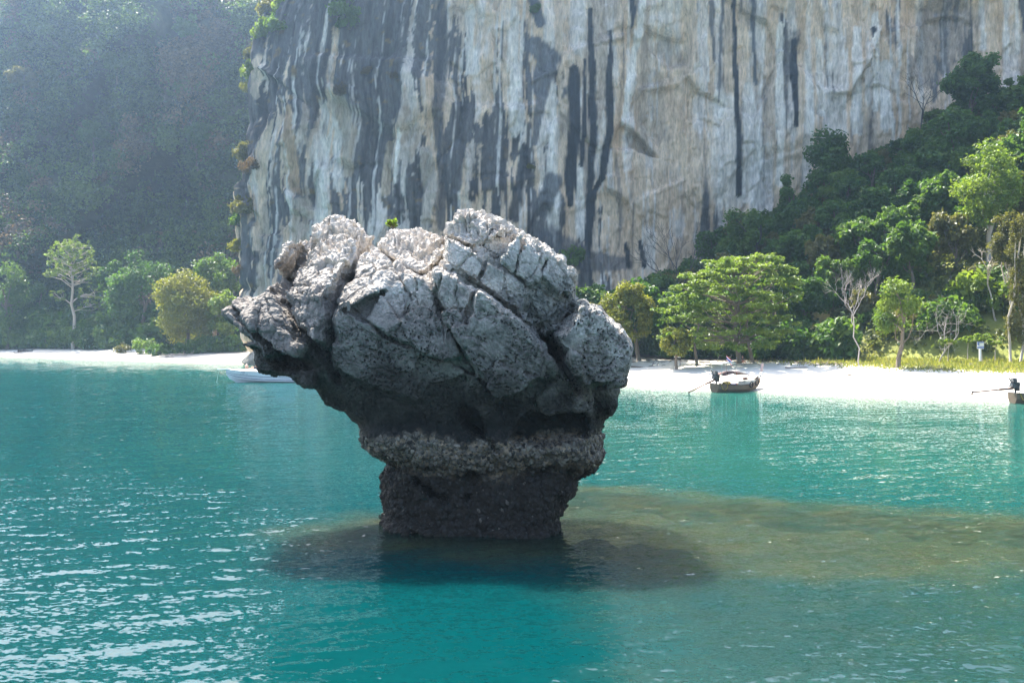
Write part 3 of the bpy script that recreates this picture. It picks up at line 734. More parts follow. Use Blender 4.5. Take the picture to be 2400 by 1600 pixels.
def rock():
    outline = Z1((70, 870), (75, 835), (130, 810), (180, 815), (190, 770), (240, 730), (310, 725), (345, 745), (410, 690), (430, 640), (415, 580), (395, 545), (400, 455), (455, 440), (460, 380), (510, 330), (590, 275), (640, 280), (690, 210), (760, 170), (860, 110), (905, 140), (960, 150), (1060, 185), (1080, 235), (1190, 300), (1180, 345), (1215, 300), (1240, 255), (1290, 235), (1350, 225), (1420, 240), (1500, 215))
    outline += Z2((40, 235), (90, 210), (180, 265), (250, 300), (270, 320), (285, 250), (340, 215), (350, 170), (430, 120), (515, 102), (555, 150), (575, 130), (600, 175), (650, 175), (700, 195), (760, 225), (810, 260), (870, 285), (920, 330), (960, 365), (1030, 385), (1085, 430), (1100, 465), (1150, 470), (1195, 490), (1190, 540), (1230, 550), (1255, 590), (1290, 610), (1290, 650), (1260, 690), (1250, 745), (1290, 770), (1340, 810), (1400, 840), (1460, 890), (1520, 950), (1570, 1010), (1620, 1070), (1655, 1115), (1640, 1200), (1615, 1300), (1600, 1400), (1570, 1480))
    outline += Z3((2200, 200), (2190, 250), (2130, 340), (2110, 400), (2120, 450), (2100, 500), (2120, 560), (2100, 600), (2060, 650), (2010, 690), (1960, 710), (1940, 770), (1890, 830), (1880, 880), (1855, 950), (1865, 1010), (1880, 1120), (1900, 1400), (700, 1400), (745, 1100), (765, 960), (770, 850), (765, 780), (765, 700), (790, 640), (840, 615), (760, 570), (690, 520), (670, 450), (640, 380), (560, 310), (430, 250), (320, 150), (200, 95))
    outline += Z1((440, 1320), (425, 1260), (422, 1180), (400, 1160), (280, 1080), (150, 960))
    vox = 0.043
    ax = np.arange(-9.6, 4.3, vox); az = np.arange(-1.3, 10.3, vox); ay = np.arange(RY - 5.4, RY + 5.6, vox)
    gx_, gz_ = np.meshgrid(ax, az, indexing='ij')
    q2 = np.stack([gx_.ravel(), gz_.ravel(), gx_.ravel() * 0], 1)
    wx_ = (gx_.ravel() + 0.06 * fbm(q2 * 2.6, 4, 1)); wz_ = (gz_.ravel() + 0.06 * fbm(q2 * 2.6, 4, 2))
    e = seg_dist(wx_, wz_, outline, True); e = np.where(inside(wx_, wz_, outline), e, -e)
    Z = gz_.ravel(); Xr = gx_.ravel()
    e = e - (0.16 + 0.08 * smooth(-5.0, -7.0, Xr)) * smooth(3.6, 4.6, Z) * np.where(Z < 5.75, smooth(-7.4, -6.6, Xr), 1.0)
    bandw = 0.28 * fbm(np.stack([Xr * 0.55, Z * 0.25, Xr * 0], 1), 3, 66)
    Zb = Z + bandw * smooth(4.5, 3.2, Z)
    ZK = [-1.5, 0, 0.4, 1.4, 1.95, 2.2, 2.6, 3.0, 3.3, 3.8, 4.4, 5.2, 6.0, 6.6, 7.2, 8.0, 9.0, 10.2]
    TL = [2.4, 2.2, 2.0, 1.9, 1.75, 2.15, 2.5, 2.5, 2.3, 2.55, 3.0, 3.5, 3.8, 3.6, 3.1, 2.2, 1.1, 0.5]
    TR = [2.4, 2.2, 2.0, 1.9, 1.75, 2.15, 2.5, 2.5, 2.3, 2.55, 3.0, 3.55, 3.9, 3.95, 3.85, 3.5, 2.7, 1.7]
    def tmf(x_, z_):
        w = smooth(-3.4, -1.2, x_); return np.interp(z_, ZK, TL) * (1 - w) + np.interp(z_, ZK, TR) * w
    tm = tmf(Xr, Zb)
    R = np.interp(Zb, [-1, 1.9, 2.4, 3.4, 5, 7, 9], [1.1, 1.1, 0.9, 1.2, 1.9, 1.7, 1.1])
    ec = np.clip(e / R, 0, 1)
    tm_hi = tm + 0.9
    tm_i = lambda x_, z_: float(tmf(np.array([x_]), np.array([z_]))[0])
    prof = np.sqrt(1 - (1 - ec) ** 2)
    T = tm * prof
    # blocks between the cracks: (outline, step, slope in x, slope in z)
    chunks = [
        (Z1((395, 455), (460, 380), (590, 275), (640, 290), (620, 400), (570, 520), (530, 610), (430, 580), (400, 540)), 0.6, 0.55, -1.0),
        (Z1((650, 300), (720, 360), (780, 380), (700, 600), (650, 740), (560, 720), (530, 640), (600, 480)), -1.2, -0.8, 0.1),
        (Z1((650, 280), (860, 110), (1060, 180), (1190, 300), (1100, 480), (1080, 400), (960, 340), (830, 380), (740, 350)), 0.15, 0.15, -1.0),
        (Z1((780, 390), (960, 345), (1080, 400), (1085, 480), (1080, 600), (980, 740), (940, 830), (880, 800), (660, 730), (700, 620)), 0.5, 0.55, -1.4),
        (Z1((660, 740), (880, 800), (950, 840), (980, 950), (960, 1100), (860, 1080), (760, 930), (690, 830)), 0.35, 0.25, -0.4),
        (Z1((180, 815), (190, 770), (310, 725), (410, 690), (440, 650), (500, 650), (530, 720), (500, 900), (520, 1040), (400, 940)), 0.25, 0.2, -1.2),
        (Z1((520, 740), (640, 780), (690, 870), (760, 1000), (850, 1100), (800, 1200), (650, 1150), (530, 1030), (505, 880)), 0.3, 0.2, -0.6),
        (Z1((60, 880), (70, 820), (180, 815), (300, 880), (400, 950), (500, 1040), (650, 1170), (560, 1200), (420, 1165), (150, 960)), 0.3, 0.1, -0.3),
        (Z1((425, 1170), (470, 1135), (530, 1150), (560, 1230), (640, 1290), (860, 1300), (850, 1400), (700, 1440), (440, 1320)), 0.45, 0, -0.5),
        (Z1((1200, 330), (1230, 240), (1500, 200), (1660, 220), (1760, 300), (1780, 420), (1660, 600), (1568, 625), (1430, 600), (1290, 470), (1220, 420), (1170, 380)), 0.25, 0.2, -1.25),
        (Z1((1170, 400), (1240, 440), (1380, 570), (1430, 620), (1400, 740), (1250, 800), (1140, 870), (1040, 860), (1030, 830), (1060, 740), (1100, 560)), 0.6, 0.6, -1.4),
        (Z1((1040, 870), (1140, 880), (1250, 960), (1400, 1060), (1568, 1150), (1568, 1500), (1300, 1400), (1100, 1300), (1000, 1200), (990, 1120), (1020, 1000)), 0.15, -0.1, 0.3),
        (Z2((0, 600), (250, 690), (270, 790), (330, 930), (470, 1180), (350, 1220), (0, 1070), (-180, 960), (-50, 760)), 0.25, 0, -0.15),
        (Z2((285, 250), (350, 170), (515, 90), (600, 165), (810, 260), (820, 330), (760, 340), (600, 420), (550, 440), (510, 460), (420, 420), (330, 360)), 0.35, 0.1, -0.6),
        (Z2((550, 440), (820, 335), (780, 430), (690, 560), (610, 530)), -0.25, -0.4, 0.35),
        (Z2((330, 370), (510, 470), (600, 550), (570, 690), (540, 710), (370, 630), (330, 500)), 0.25, 0.05, -0.1),
        (Z2((600, 560), (700, 590), (890, 720), (860, 800), (830, 900), (720, 830), (560, 710)), -0.05, -0.2, 0.05),
        (Z2((270, 600), (370, 640), (540, 720), (490, 940), (390, 990), (330, 900), (270, 760)), 0.35, 0.05, -0.02),
        (Z2((550, 740), (700, 840), (950, 1040), (1000, 1150), (1000, 1330), (870, 1400), (700, 1480), (560, 1310), (400, 1010), (490, 960)), 0.5, -0.05, 0.22),
        (Z2((830, 300), (1085, 430), (1195, 490), (1290, 620), (1250, 745), (1100, 800), (1000, 660), (880, 720), (700, 570), (790, 430)), 0, -0.35, -0.12),
        (Z2((890, 730), (1000, 680), (1100, 800), (1240, 760), (1200, 900), (1050, 1020), (960, 1040), (850, 900)), -0.8, -0.4, 0.45),
        (Z2((980, 1050), (1060, 1020), (1110, 1000), (1150, 1200), (1230, 1390), (1280, 1568), (1150, 1400), (1010, 1200)), -1.5, 0, 0),
        (Z2((1250, 745), (1400, 830), (1665, 1110), (1610, 1395), (1430, 1380), (1230, 1390), (1200, 1250), (1080, 1050), (1200, 900)), 0.4, -0.35, 0.05),
        (Z2((1000, 1170), (1140, 1290), (1320, 1568), (1100, 1700), (950, 1500), (1000, 1340)), 0.15, -0.1, 0.5),
        (Z3((1640, 280), (2000, 250), (2010, 420), (1700, 470), (1560, 430)), -0.7, 0, 0.4),
        (Z3((1290, 200), (1390, 260), (1420, 400), (1370, 420), (1280, 300)), -0.5, 0, 0.3),
        (Z3((2000, 130), (2240, 130), (2180, 300), (2050, 260)), -0.6, 0, 0.4),
    ]
    label = np.full(len(Z), -1)
    T0 = T.copy()
    for k, (pl, off, gxk, gzk) in enumerate(chunks):
        m = inside(wx_, wz_, pl)
        c = np.array(pl).mean(0)
        label[m] = k
        t0 = tm_i(c[0], c[1]) * min(1.0, math.sqrt(max(0.0, 1 - (1 - min(e[m].max() / 1.2, 1)) ** 2)))
        pl_ = t0 + 1.15 * off + gxk * (Xr[m] - c[0]) + gzk * (Z[m] - c[1])
        T[m] = np.minimum(0.08 * T0[m] + 0.92 * pl_ + 0.12 * off, tm_hi[m] * np.sqrt(1 - (1 - np.clip(e[m] / 0.5, 0, 1)) ** 2))
    nX, nZ_ = gx_.shape
    def blur(a, n):
        a = a.reshape(nX, nZ_)
        for _ in range(n):
            b = np.pad(a, 1, mode='edge'); a = (b[:-2, 1:-1] + b[2:, 1:-1] + b[1:-1, :-2] + b[1:-1, 2:] + 2 * a) / 6
        return a.ravel()
    T = blur(T, 1)
    cracks = [
        (Z1((1190, 300), (1130, 450), (1085, 560), (1060, 700), (1000, 820), (985, 950), (1000, 1080), (960, 1200), (1000, 1330)), .14, .9),
        (Z1((1150, 330), (1080, 500)), .10, .5),
        (Z1((1180, 400), (1290, 470), (1390, 560), (1568, 640)) + Z2((130, 630), (250, 690)), .06, .35),
        (Z2((250, 590), (370, 632), (450, 672), (560, 722), (700, 832), (830, 932), (960, 1042)), .085, .55),
        (Z2((320, 360), (420, 420), (510, 460), (610, 540), (700, 590), (800, 660), (890, 720)), .055, .35),
        (Z2((270, 640), (290, 800), (330, 920), (390, 1030), (470, 1180), (560, 1300), (640, 1420)), .055, .38),
        (Z2((820, 330), (780, 430), (700, 550), (610, 560), (570, 690)), .055, .32),
        (Z1((645, 290), (615, 450), (540, 620), (600, 760), (680, 850), (760, 1000), (850, 1100), (930, 1180)), .12, .7),
        (Z1((530, 620), (420, 585)), .06, .35), (Z1((505, 900), (515, 1010), (580, 1100)), .05, .3),
        (Z1((200, 800), (300, 875), (400, 950), (500, 1040), (650, 1170), (800, 1270)), .07, .4),
        (Z1((1100, 870), (1250, 960), (1350, 1040), (1500, 1120)), .04, .25),
        (Z1((425, 640), (430, 760)), .05, .3), (Z1((770, 390), (700, 620), (655, 740)), .05, .25),
        (Z2((700, 265), (640, 370), (570, 440)), .045, .25), (Z2((600, 600), (530, 850), (485, 975)), .05, .3),
        (Z2((250, 690), (260, 590), (330, 480), (320, 370), (250, 320)), .07, .4), (Z2((350, 620), (290, 760)), .04, .25),
        (Z2((880, 380), (830, 520), (800, 650)), .045, .25), (Z2((1010, 560), (960, 720), (880, 900)), .05, .25),
        (Z2((960, 1040), (1060, 1180), (1150, 1290), (1230, 1390)), .12, .7), (Z2((1250, 750), (1200, 900), (1090, 1010)), .10, .5),
        (Z2((1230, 1390), (1350, 1400), (1600, 1380)), .08, .4), (Z2((40, 700), (120, 820), (90, 900)), .045, .25),
        (Z2((0, 1080), (150, 1130), (330, 1220), (560, 1310)), .05, .3), (Z1((880, 220), (960, 210), (1050, 270)), .05, .3), (Z1((680, 310), (830, 380)), .045, .25),
        (Z3((1290, 330), (1390, 400), (1480, 480)), .07, .3), (Z3((1000, 680), (1080, 740), (1180, 790)), .10, .55), (Z3((1300, 770), (1320, 790)), .08, .35),
        (Z3((1000, 985), (1060, 1030)), .1, .3),
    ]
    rr = np.random.RandomState(11)
    qx = Xr + 0.06 * fbm(q2 * 2.5, 3, 5) + 0.03 * vnoise(q2 * 9, 8); qz = Z + 0.06 * fbm(q2 * 2.5, 3, 6) + 0.03 * vnoise(q2 * 9, 9)
    CR = np.zeros(len(Z))
    for pl, w, dep in cracks:
        d = seg_dist(qx, qz, pl)
        wv = w * (0.75 + 0.7 * np.clip(vnoise(q2 * 1.9, 77) + 0.3, 0, 1))
        dep *= 1.5; w *= 0.68
        CR = np.maximum(CR, dep * np.exp(-(d / wv) ** 2))
    T = T - CR
    T = np.where(e > 0, T, e * 2.5)
    T = np.where(e > 0, np.maximum(T, 0.04 + 0.25 * e), T)
    Tb = np.where(e > 0, np.maximum(tm, 1.6) * 0.95 * prof + 0.3 * fbm(q2 * 0.7, 3, 14) * ec, e * 2.5)
    yc = RY + (0.30 - 0.22 * smooth(-3.4, -1.2, Xr)) * np.maximum(Z - 6.2, 0) - 0.16 * np.clip(Xr + 1.2, -3, 3) * smooth(2.2, 1.0, Z) + 0.35 * np.clip(-(Xr + 5), 0, 5) * 0.5
    def norm_grad(T):
        g = T.reshape(nX, nZ_); a, b = np.gradient(g, vox)
        return np.sqrt(1 + np.minimum(a * a + b * b, 30))
    gF, gB = norm_grad(np.maximum(T, -0.5)), norm_grad(np.maximum(Tb, -0.5))
    sh = (nX, nZ_)
    T, Tb, ycg = T.reshape(sh), Tb.reshape(sh), yc.reshape(sh)
    F = np.empty((nX, len(ay), nZ_), np.float32)
    for j, y in enumerate(ay):
        ff = ((ycg - y) - T) / gF; fb_ = ((y - ycg) - Tb) / gB
        F[:, j, :] = np.maximum(ff, fb_)
    # soft large lumps
    cs = 8
    cxs, cys, czs = [np.arange(0, n + cs, cs) for n in F.shape]
    A, B, C = np.meshgrid(cxs * vox, cys * vox, czs * vox, indexing='ij')
    lump = fbm(np.stack([A.ravel(), B.ravel(), C.ravel()], 1) * 0.9, 2, 88).reshape(A.shape)
    def up(a, n, axis):
        i = np.arange(n) / cs; i0 = i.astype(int); fr = i - i0
        s_ = [1, 1, 1]; s_[axis] = n; fr = fr.reshape(s_)
        return np.take(a, i0, axis) * (1 - fr) + np.take(a, i0 + 1, axis) * fr
    lump = up(up(up(lump, F.shape[0], 0), F.shape[1], 1), F.shape[2], 2)
    F += 0.02 * lump.astype(np.float32)
    # ---- surface nets
    neg = F < 0
    c = neg[:-1, :-1, :-1].astype(np.int8)
    for dx in (0, 1):
        for dy in (0, 1):
            for dz in (0, 1):
                if dx or dy or dz:
                    c = c + neg[dx:neg.shape[0] - 1 + dx, dy:neg.shape[1] - 1 + dy, dz:neg.shape[2] - 1 + dz]
    act = (c > 0) & (c < 8)
    ci = np.argwhere(act)
    ids = np.full(act.shape, -1, np.int32); ids[act] = np.arange(len(ci))
    corner = np.array([(i, j, k) for i in (0, 1) for j in (0, 1) for k in (0, 1)])
    val = np.stack([F[ci[:, 0] + a, ci[:, 1] + b, ci[:, 2] + c_] for a, b, c_ in corner], 1)
    acc = np.zeros((len(ci), 3)); cnt = np.zeros(len(ci))
    for a in range(8):
        for b in range(a + 1, 8):
            if np.abs(corner[a] - corner[b]).sum() != 1: continue
            va, vb = val[:, a], val[:, b]
            m = (va < 0) != (vb < 0)
            t = np.where(m, va / np.where(m, va - vb, 1), 0)
            acc += np.where(m[:, None], corner[a] + t[:, None] * (corner[b] - corner[a]), 0); cnt += m
    P = (ci + acc / cnt[:, None]) * vox + np.array([ax[0], ay[0], az[0]])
    quads = []
    for axis in range(3):
        o1, o2 = [(1, 2), (2, 0), (0, 1)][axis]
        sl0 = [slice(None)] * 3; sl1 = [slice(None)] * 3
        sl0[axis] = slice(0, -1); sl1[axis] = slice(1, None)
        n0, n1 = neg[tuple(sl0)], neg[tuple(sl1)]
        ed = np.argwhere(n0 != n1)
        ok = (ed[:, o1] > 0) & (ed[:, o2] > 0) & (ed[:, o1] < F.shape[o1] - 1) & (ed[:, o2] < F.shape[o2] - 1)
        ed = ed[ok]
        flip = n0[tuple(ed.T)]
        q = []
        for (a, b) in ((-1, -1), (0, -1), (0, 0), (-1, 0)):
            w = ed.copy(); w[:, o1] += a; w[:, o2] += b
            q.append(ids[tuple(w.T)])
        q = np.stack(q, 1)
        q[~flip] = q[~flip][:, ::-1]
        quads.append(q)
    quads = np.concatenate(quads); quads = quads[(quads >= 0).all(1)]
    def normals(P):
        n = np.cross(P[quads[:, 2]] - P[quads[:, 0]], P[quads[:, 3]] - P[quads[:, 1]])
        vn = np.zeros_like(P)
        for k in range(4): np.add.at(vn, quads[:, k], n)
        return vn / (np.linalg.norm(vn, axis=1)[:, None] + 1e-9)
    vn = normals(P)
    # ---- fractured facets, runnels, pits, shell crust
    zz = P[:, 2]
    head = smooth(2.9, 3.8, zz); top = smooth(5.6, 7.6, zz + 0.8 * vnoise(P * 0.6, 5))
    left = smooth(-3.5, -6.0, P[:, 0])
    rot = np.array(Euler((0.15, math.radians(32), 0.2)).to_matrix())
    Q = P @ rot.T
    f1, f2, vec, rnd = worley(Q * np.array([1.0, 1.0, 0.62]) * 1.05 + 0.12 * np.stack([vnoise(P * 2, 1), vnoise(P * 2, 2), vnoise(P * 2, 3)], 1), 3)
    disp = head * (1 - 0.7 * smooth(6.4, 5.6, zz) * smooth(-2.5, -4.0, P[:, 0])) * (0.035 * rnd[:, 0] + 0.18 * (vec * rnd[:, [1, 2, 0]]).sum(1))
    disp += head * (0.35 + 0.65 * top) * -0.11 * smooth(0.045, 0.0, f2 - f1)
    f1, f2, vec, rnd = worley(Q * np.array([1.0, 1.0, 0.5]) * 3.1, 13)
    disp += head * (0.3 + 0.7 * np.maximum(top, left)) * (0.012 * rnd[:, 0] + 0.05 * (vec * rnd[:, [1, 2, 0]]).sum(1) - 0.03 * smooth(0.1, 0.0, f2 - f1))
    rid = 1 - np.abs(fbm(Q * np.array([11.0, 11.0, 1.3]), 2, 31)) * 1.6
    disp += head * (0.25 + 0.75 * np.maximum(top, 0.8 * left)) * 0.028 * (rid - 0.6)
    rid2 = 1 - np.abs(fbm(P @ np.array(Euler((0.3, -0.5, 0.4)).to_matrix()).T * np.array([2.6, 2.6, 1.2]), 3, 35)) * 1.7
    disp += head * (0.3 + 0.7 * np.maximum(top, left)) * 0.0 * (rid2 - 0.5)
    f1, f2, vec, rnd = worley(Q * np.array([1.0, 1.0, 0.45]) * 6.5, 15)
    disp += head * 0.014 * (vec * rnd[:, [1, 2, 0]]).sum(1)
    disp += head * 0.006 * fbm(P * 7, 3, 37)
    # pits in the older, pocked stone
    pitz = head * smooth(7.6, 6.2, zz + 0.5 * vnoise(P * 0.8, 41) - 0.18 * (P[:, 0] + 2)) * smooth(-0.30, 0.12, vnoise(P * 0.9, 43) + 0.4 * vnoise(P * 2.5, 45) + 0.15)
    pw = P + 0.05 * np.stack([vnoise(P * 6, 1), vnoise(P * 6, 2), vnoise(P * 6, 3)], 1)
    g1, _, _, gr = worley(pw * 5.6, 23)
    disp -= pitz * 0.10 * smooth(0.46, 0.18, g1) * (0.45 + 0.55 * (gr[:, 0] > -0.3))
    g2, _, _, gr2 = worley(pw * 10.5, 29)
    disp -= pitz * 0.055 * smooth(0.45, 0.15, g2)
    disp += pitz * 0.015 * fbm(P * 4.5, 3, 59)
    # encrusted foot
    low = 1 - smooth(2.75, 3.15, zz + 0.12 * vnoise(P * 2.2, 3))
    h1, h2, _, hr = worley(P * 6.5, 47)
    h3, _, _, _ = worley(P * 3.0, 49)
    disp += low * 0.16 * (0.45 - h3)
    disp += low * (0.10 * (0.5 - h1) + 0.05 * fbm(P * 5, 3, 53) + 0.09 * vnoise(P * 1.7, 55))
    spike = 1 - np.abs(fbm(P * np.array([4.2, 2.0, 1.0]), 3, 63)) * 2.4
    disp += smooth(7.6, 8.8, zz) * smooth(0.2, 0.7, vn[:, 2]) * 0.14 * (spike - 0.45)
    disp += head * 0.009 * fbm(Q * np.array([14.0, 14.0, 7.0]), 2, 39)
    P = P + vn * disp[:, None]
    vn = normals(P)
    # ---- colour: pale grey limestone, dark film lower down, shell band, black wet foot
    n1 = fbm(P * 0.9, 4, 91); n2 = fbm(P * 3.0, 4, 92)
    pale = np.array([0.51, 0.46, 0.40]); grey = np.array([0.19, 0.17, 0.15]); darkf = np.array([0.060, 0.054, 0.047]); foot = np.array([0.026, 0.021, 0.016]); band = np.array([0.33, 0.245, 0.165])
    lerp = lambda a, b, t: a + (b - a) * t[:, None]
    c_ = np.tile(pale, (len(P), 1))
    c_ = lerp(c_, np.array([0.57, 0.525, 0.47]), smooth(0.1, 0.6, n1) * 0.6)
    c_ = lerp(c_, grey, smooth(7.9, 6.3, zz + 0.7 * n1 + 0.25 * (P[:, 0] + 2.5)) * 0.85)
    c_ = lerp(c_, np.array([0.10, 0.095, 0.088]), smooth(0.05, 0.5, n2) * 0.6 * smooth(8.8, 7.0, zz))
    c_ = lerp(c_, np.array([0.10, 0.13, 0.12]), smooth(0.9, 0.2, np.hypot((P[:, 0] + 0.4), (zz - 8.0) * 1.4)) * 0.55 + smooth(1.5, 0.4, np.hypot((P[:, 0] - 1.1), (zz - 6.9))) * 0.5)
    c_ = lerp(c_, darkf, smooth(5.5, 4.2, zz + 1.0 * n1 + 0.3 * n2 + 0.12 * (P[:, 0] + 2)) * 0.9)
    c_ = lerp(c_, np.array([0.020, 0.020, 0.018]), smooth(4.4, 3.3, zz + 0.6 * n1))
    zc_ = zz + 0.28 * fbm(np.stack([P[:, 0] * 0.55, zz * 0.25, zz * 0], 1), 3, 66)
    bm = smooth(3.12, 2.9, zc_ + 0.16 * n2) * smooth(1.75, 2.35, zc_ + 0.45 * n1 + 0.2 * n2)
    c_ = lerp(c_, foot, smooth(2.6, 2.1, zz + 0.4 * n1)); c_ = lerp(c_, band, bm * (0.65 + 0.35 * np.clip(n2 + 0.5, 0, 1)))
    # ---- split into the blocks the cracks part
    fc = P[quads].mean(1)
    ii = np.clip(((fc[:, 0] - ax[0]) / vox).astype(int), 0, nX - 1); kk = np.clip(((fc[:, 2] - az[0]) / vox).astype(int), 0, nZ_ - 1)
    lab = label.reshape(sh)[ii, kk].copy()
    lab[fc[:, 1] > RY + 0.5] = -1
    lab[fc[:, 2] < 3.15] = -2
    lab[fc[:, 2] < 2.05] = -3
    root = bpy.data.objects.new('mushroom_rock', None); COL.objects.link(root); root.location = (-1.3, RY, 0)
    tag(root, 'dark grey mushroom-shaped limestone rock standing in the water', 'rock')
    mat = rock_like('rock_limestone', 'stain_tone', 14.0, 0.06, 0.9, pit_shade=1.0)
    off = np.array([-1.3, RY, 0])
    # custom normals keep the blocks seamless
    for lb in np.unique(lab):
        f = quads[lab == lb]
        if len(f) < 60: continue
        idx, inv = np.unique(f.ravel(), return_inverse=True)
        nm = {-1: 'rock_body', -2: 'oyster_band', -3: 'foot'}.get(int(lb), 'block')
        me = build_mesh(nm, P[idx] - off, inv.reshape(-1, 4), False, {'pit': pitz[idx]}, {'stain_tone': np.clip(c_[idx], 0.01, 1)})
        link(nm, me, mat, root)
    # ---- oyster shells on the foot and band
    rs = np.random.RandomState(3)
    wgt = (zz > -0.1) & (zz < 3.15) & (P[:, 1] < RY + 1.0)
    cand = np.nonzero(wgt)[0]
    pr = 0.25 + 1.0 * bm[cand]
    pick = rs.choice(cand, 9000, replace=False, p=pr / pr.sum())
    p0, nn = P[pick], vn[pick]
    r = 0.03 + 0.05 * rs.rand(len(pick)) ** 2
    ref = rs.randn(len(pick), 3); t1 = np.cross(nn, ref); t1 /= np.linalg.norm(t1, axis=1)[:, None]
    t2 = np.cross(nn, t1)
    tilt = (nn + 0.5 * rs.randn(len(pick), 3)); tilt /= np.linalg.norm(tilt, axis=1)[:, None]
    ring = [p0 - nn * 0.015 + r[:, None] * (math.cos(a) * t1 * 1.25 + math.sin(a) * t2 * 0.8) + tilt * (r * (0.15 + 0.5 * (math.cos(a) > 0)))[:, None] for a in (0, 1.26, 2.51, 3.77, 5.03)]
    apex = p0 + tilt * (r * 0.7)[:, None]
    V = np.stack(ring + [apex], 1)
    base = np.arange(len(pick))[:, None] * 6
    tri = np.concatenate([base + np.array([[k, (k + 1) % 5, 5]]) for k in range(5)], 0)
    shc = lerp(np.tile(np.array([0.03, 0.027, 0.024]), (len(pick), 1)), np.array([0.36, 0.31, 0.25]), np.clip(bm[pick] * 0.7 + 0.35 * (rs.rand(len(pick)) > 0.93), 0, 1) * rs.rand(len(pick)))
    me = build_mesh('oyster_shells', V.reshape(-1, 3) - off, tri, False, None, {'stain_tone': np.repeat(shc, 6, 0)})
    o = link('oyster_shells', me, rock_like('shell', 'stain_tone', 30, 0.005, 0.7), root)
    tag(o, None, None, None, 'stuff')
    return P, vn
ROCK_P, ROCK_N = rock()
# ------------------------------------------------------------------ plants
BARK = simple('bark', (0.16, 0.125, 0.09), 0.9, 0, 0.3, 3.0)
PALEBARK = simple('pale_bark', (0.42, 0.36, 0.29), 0.85, 0, 0.2, 3.0)
DEADBARK = simple('dead_wood', (0.36, 0.32, 0.29), 0.9, 0, 0.25, 3.0)
DARKBARK = simple('dark_bark', (0.07, 0.06, 0.055), 0.9, 0, 0.25, 3.0)
LEAF = {
    'dark': leaf_mat('leaf_dark', (0.030, 0.078, 0.016), (0.095, 0.180, 0.034), 0.45),
    'mid': leaf_mat('leaf_mid', (0.050, 0.110, 0.020), (0.130, 0.205, 0.040), 0.45),
    'bright': leaf_mat('leaf_bright', (0.090, 0.160, 0.022), (0.220, 0.280, 0.050), 0.45),
    'yellow': leaf_mat('leaf_yellow', (0.120, 0.145, 0.018), (0.250, 0.235, 0.035), 0.45),
    'olive': leaf_mat('leaf_olive', (0.080, 0.085, 0.022), (0.180, 0.165, 0.050), 0.40),
    'brown': leaf_mat('leaf_brown', (0.100, 0.075, 0.030), (0.200, 0.140, 0.060), 0.35, (1.1, 0.95, 0.6)),
    'forest': leaf_mat('leaf_forest', (0.035, 0.070, 0.018), (0.150, 0.155, 0.050), 0.4),
}

def leaves(rng, centers, radii, n, size, flat=1.0, up=0.6, shell=0.45, aspect=1.7, tint_c=None):
    """leaf quads spread through ellipsoidal clumps: returns verts, faces, tint"""
    centers = np.asarray(centers, float); radii = np.asarray(radii, float)
    if radii.ndim == 1: radii = radii[:, None] * np.array([1, 1, flat])
    w = (radii[:, 0] * radii[:, 1]) ** 0.9; w = w / w.sum()
    k = rng.choice(len(centers), n, p=w)
    d = rng.normal(size=(n, 3)); d /= np.linalg.norm(d, axis=1)[:, None]
    r = (shell + (1 - shell) * rng.random_sample(n)) * (0.85 + 0.3 * rng.random_sample(n))
    p = centers[k] + d * r[:, None] * radii[k]
    nrm = d * 0.7 + rng.normal(size=(n, 3)) * 0.55 + np.array([0, 0, up])
    nrm /= np.linalg.norm(nrm, axis=1)[:, None]
    t1 = np.cross(nrm, rng.normal(size=(n, 3))); t1 /= np.linalg.norm(t1, axis=1)[:, None] + 1e-9
    t2 = np.cross(nrm, t1)
    sz = size * (0.6 + 0.8 * rng.random_sample(n))
    L_, W_ = t1 * (sz * aspect / 2)[:, None], t2 * (sz / 2)[:, None]
    bend = nrm * (sz * 0.22)[:, None]
    V = np.stack([p - L_ - bend, p + W_, p + L_ - bend, p - W_], 1).reshape(-1, 3)
    if tint_c is None: tint_c = rng.random_sample(len(centers))
    tint = np.clip(0.55 * tint_c[k] + 0.45 * rng.random_sample(n), 0, 1)
    return V, np.arange(4 * n).reshape(-1, 4), np.repeat(tint, 4)

def bend_path(rng, a, b, n=5, sag=0.12):
    a, b = np.array(a, float), np.array(b, float)
    t = np.linspace(0, 1, n)[:, None]
    L_ = np.linalg.norm(b - a)
    o = rng.normal(size=3) * L_ * sag
    return a + (b - a) * t + o * np.sin(t * np.pi) + rng.normal(size=(n, 3)) * L_ * 0.02 * np.sin(t * np.pi)

def twigs(mb, rng, base, direction, length, rad, depth, spread=0.6, upward=0.2, kids=3, sides=5):
    """recursive bare branching; returns tips"""
    d = np.array(direction, float); d /= np.linalg.norm(d)
    end = base + d * length
    pts = bend_path(rng, base, end, 4, 0.06)
    mb.tube(pts, np.linspace(rad, rad * 0.6, 4), sides if depth > 1 else 4, cap=False)
    if depth == 0: return [end]
    tips = []
    for k in range(kids):
        nd_ = d + rng.normal(size=3) * spread + np.array([0, 0, upward])
        f = 1.0 if k == 0 else rng.uniform(0.55, 1.0)
        tips += twigs(mb, rng, pts[0] + (end - pts[0]) * f, nd_, length * rng.uniform(0.6, 0.85), rad * 0.58, depth - 1, spread, upward, kids, sides)
    return tips

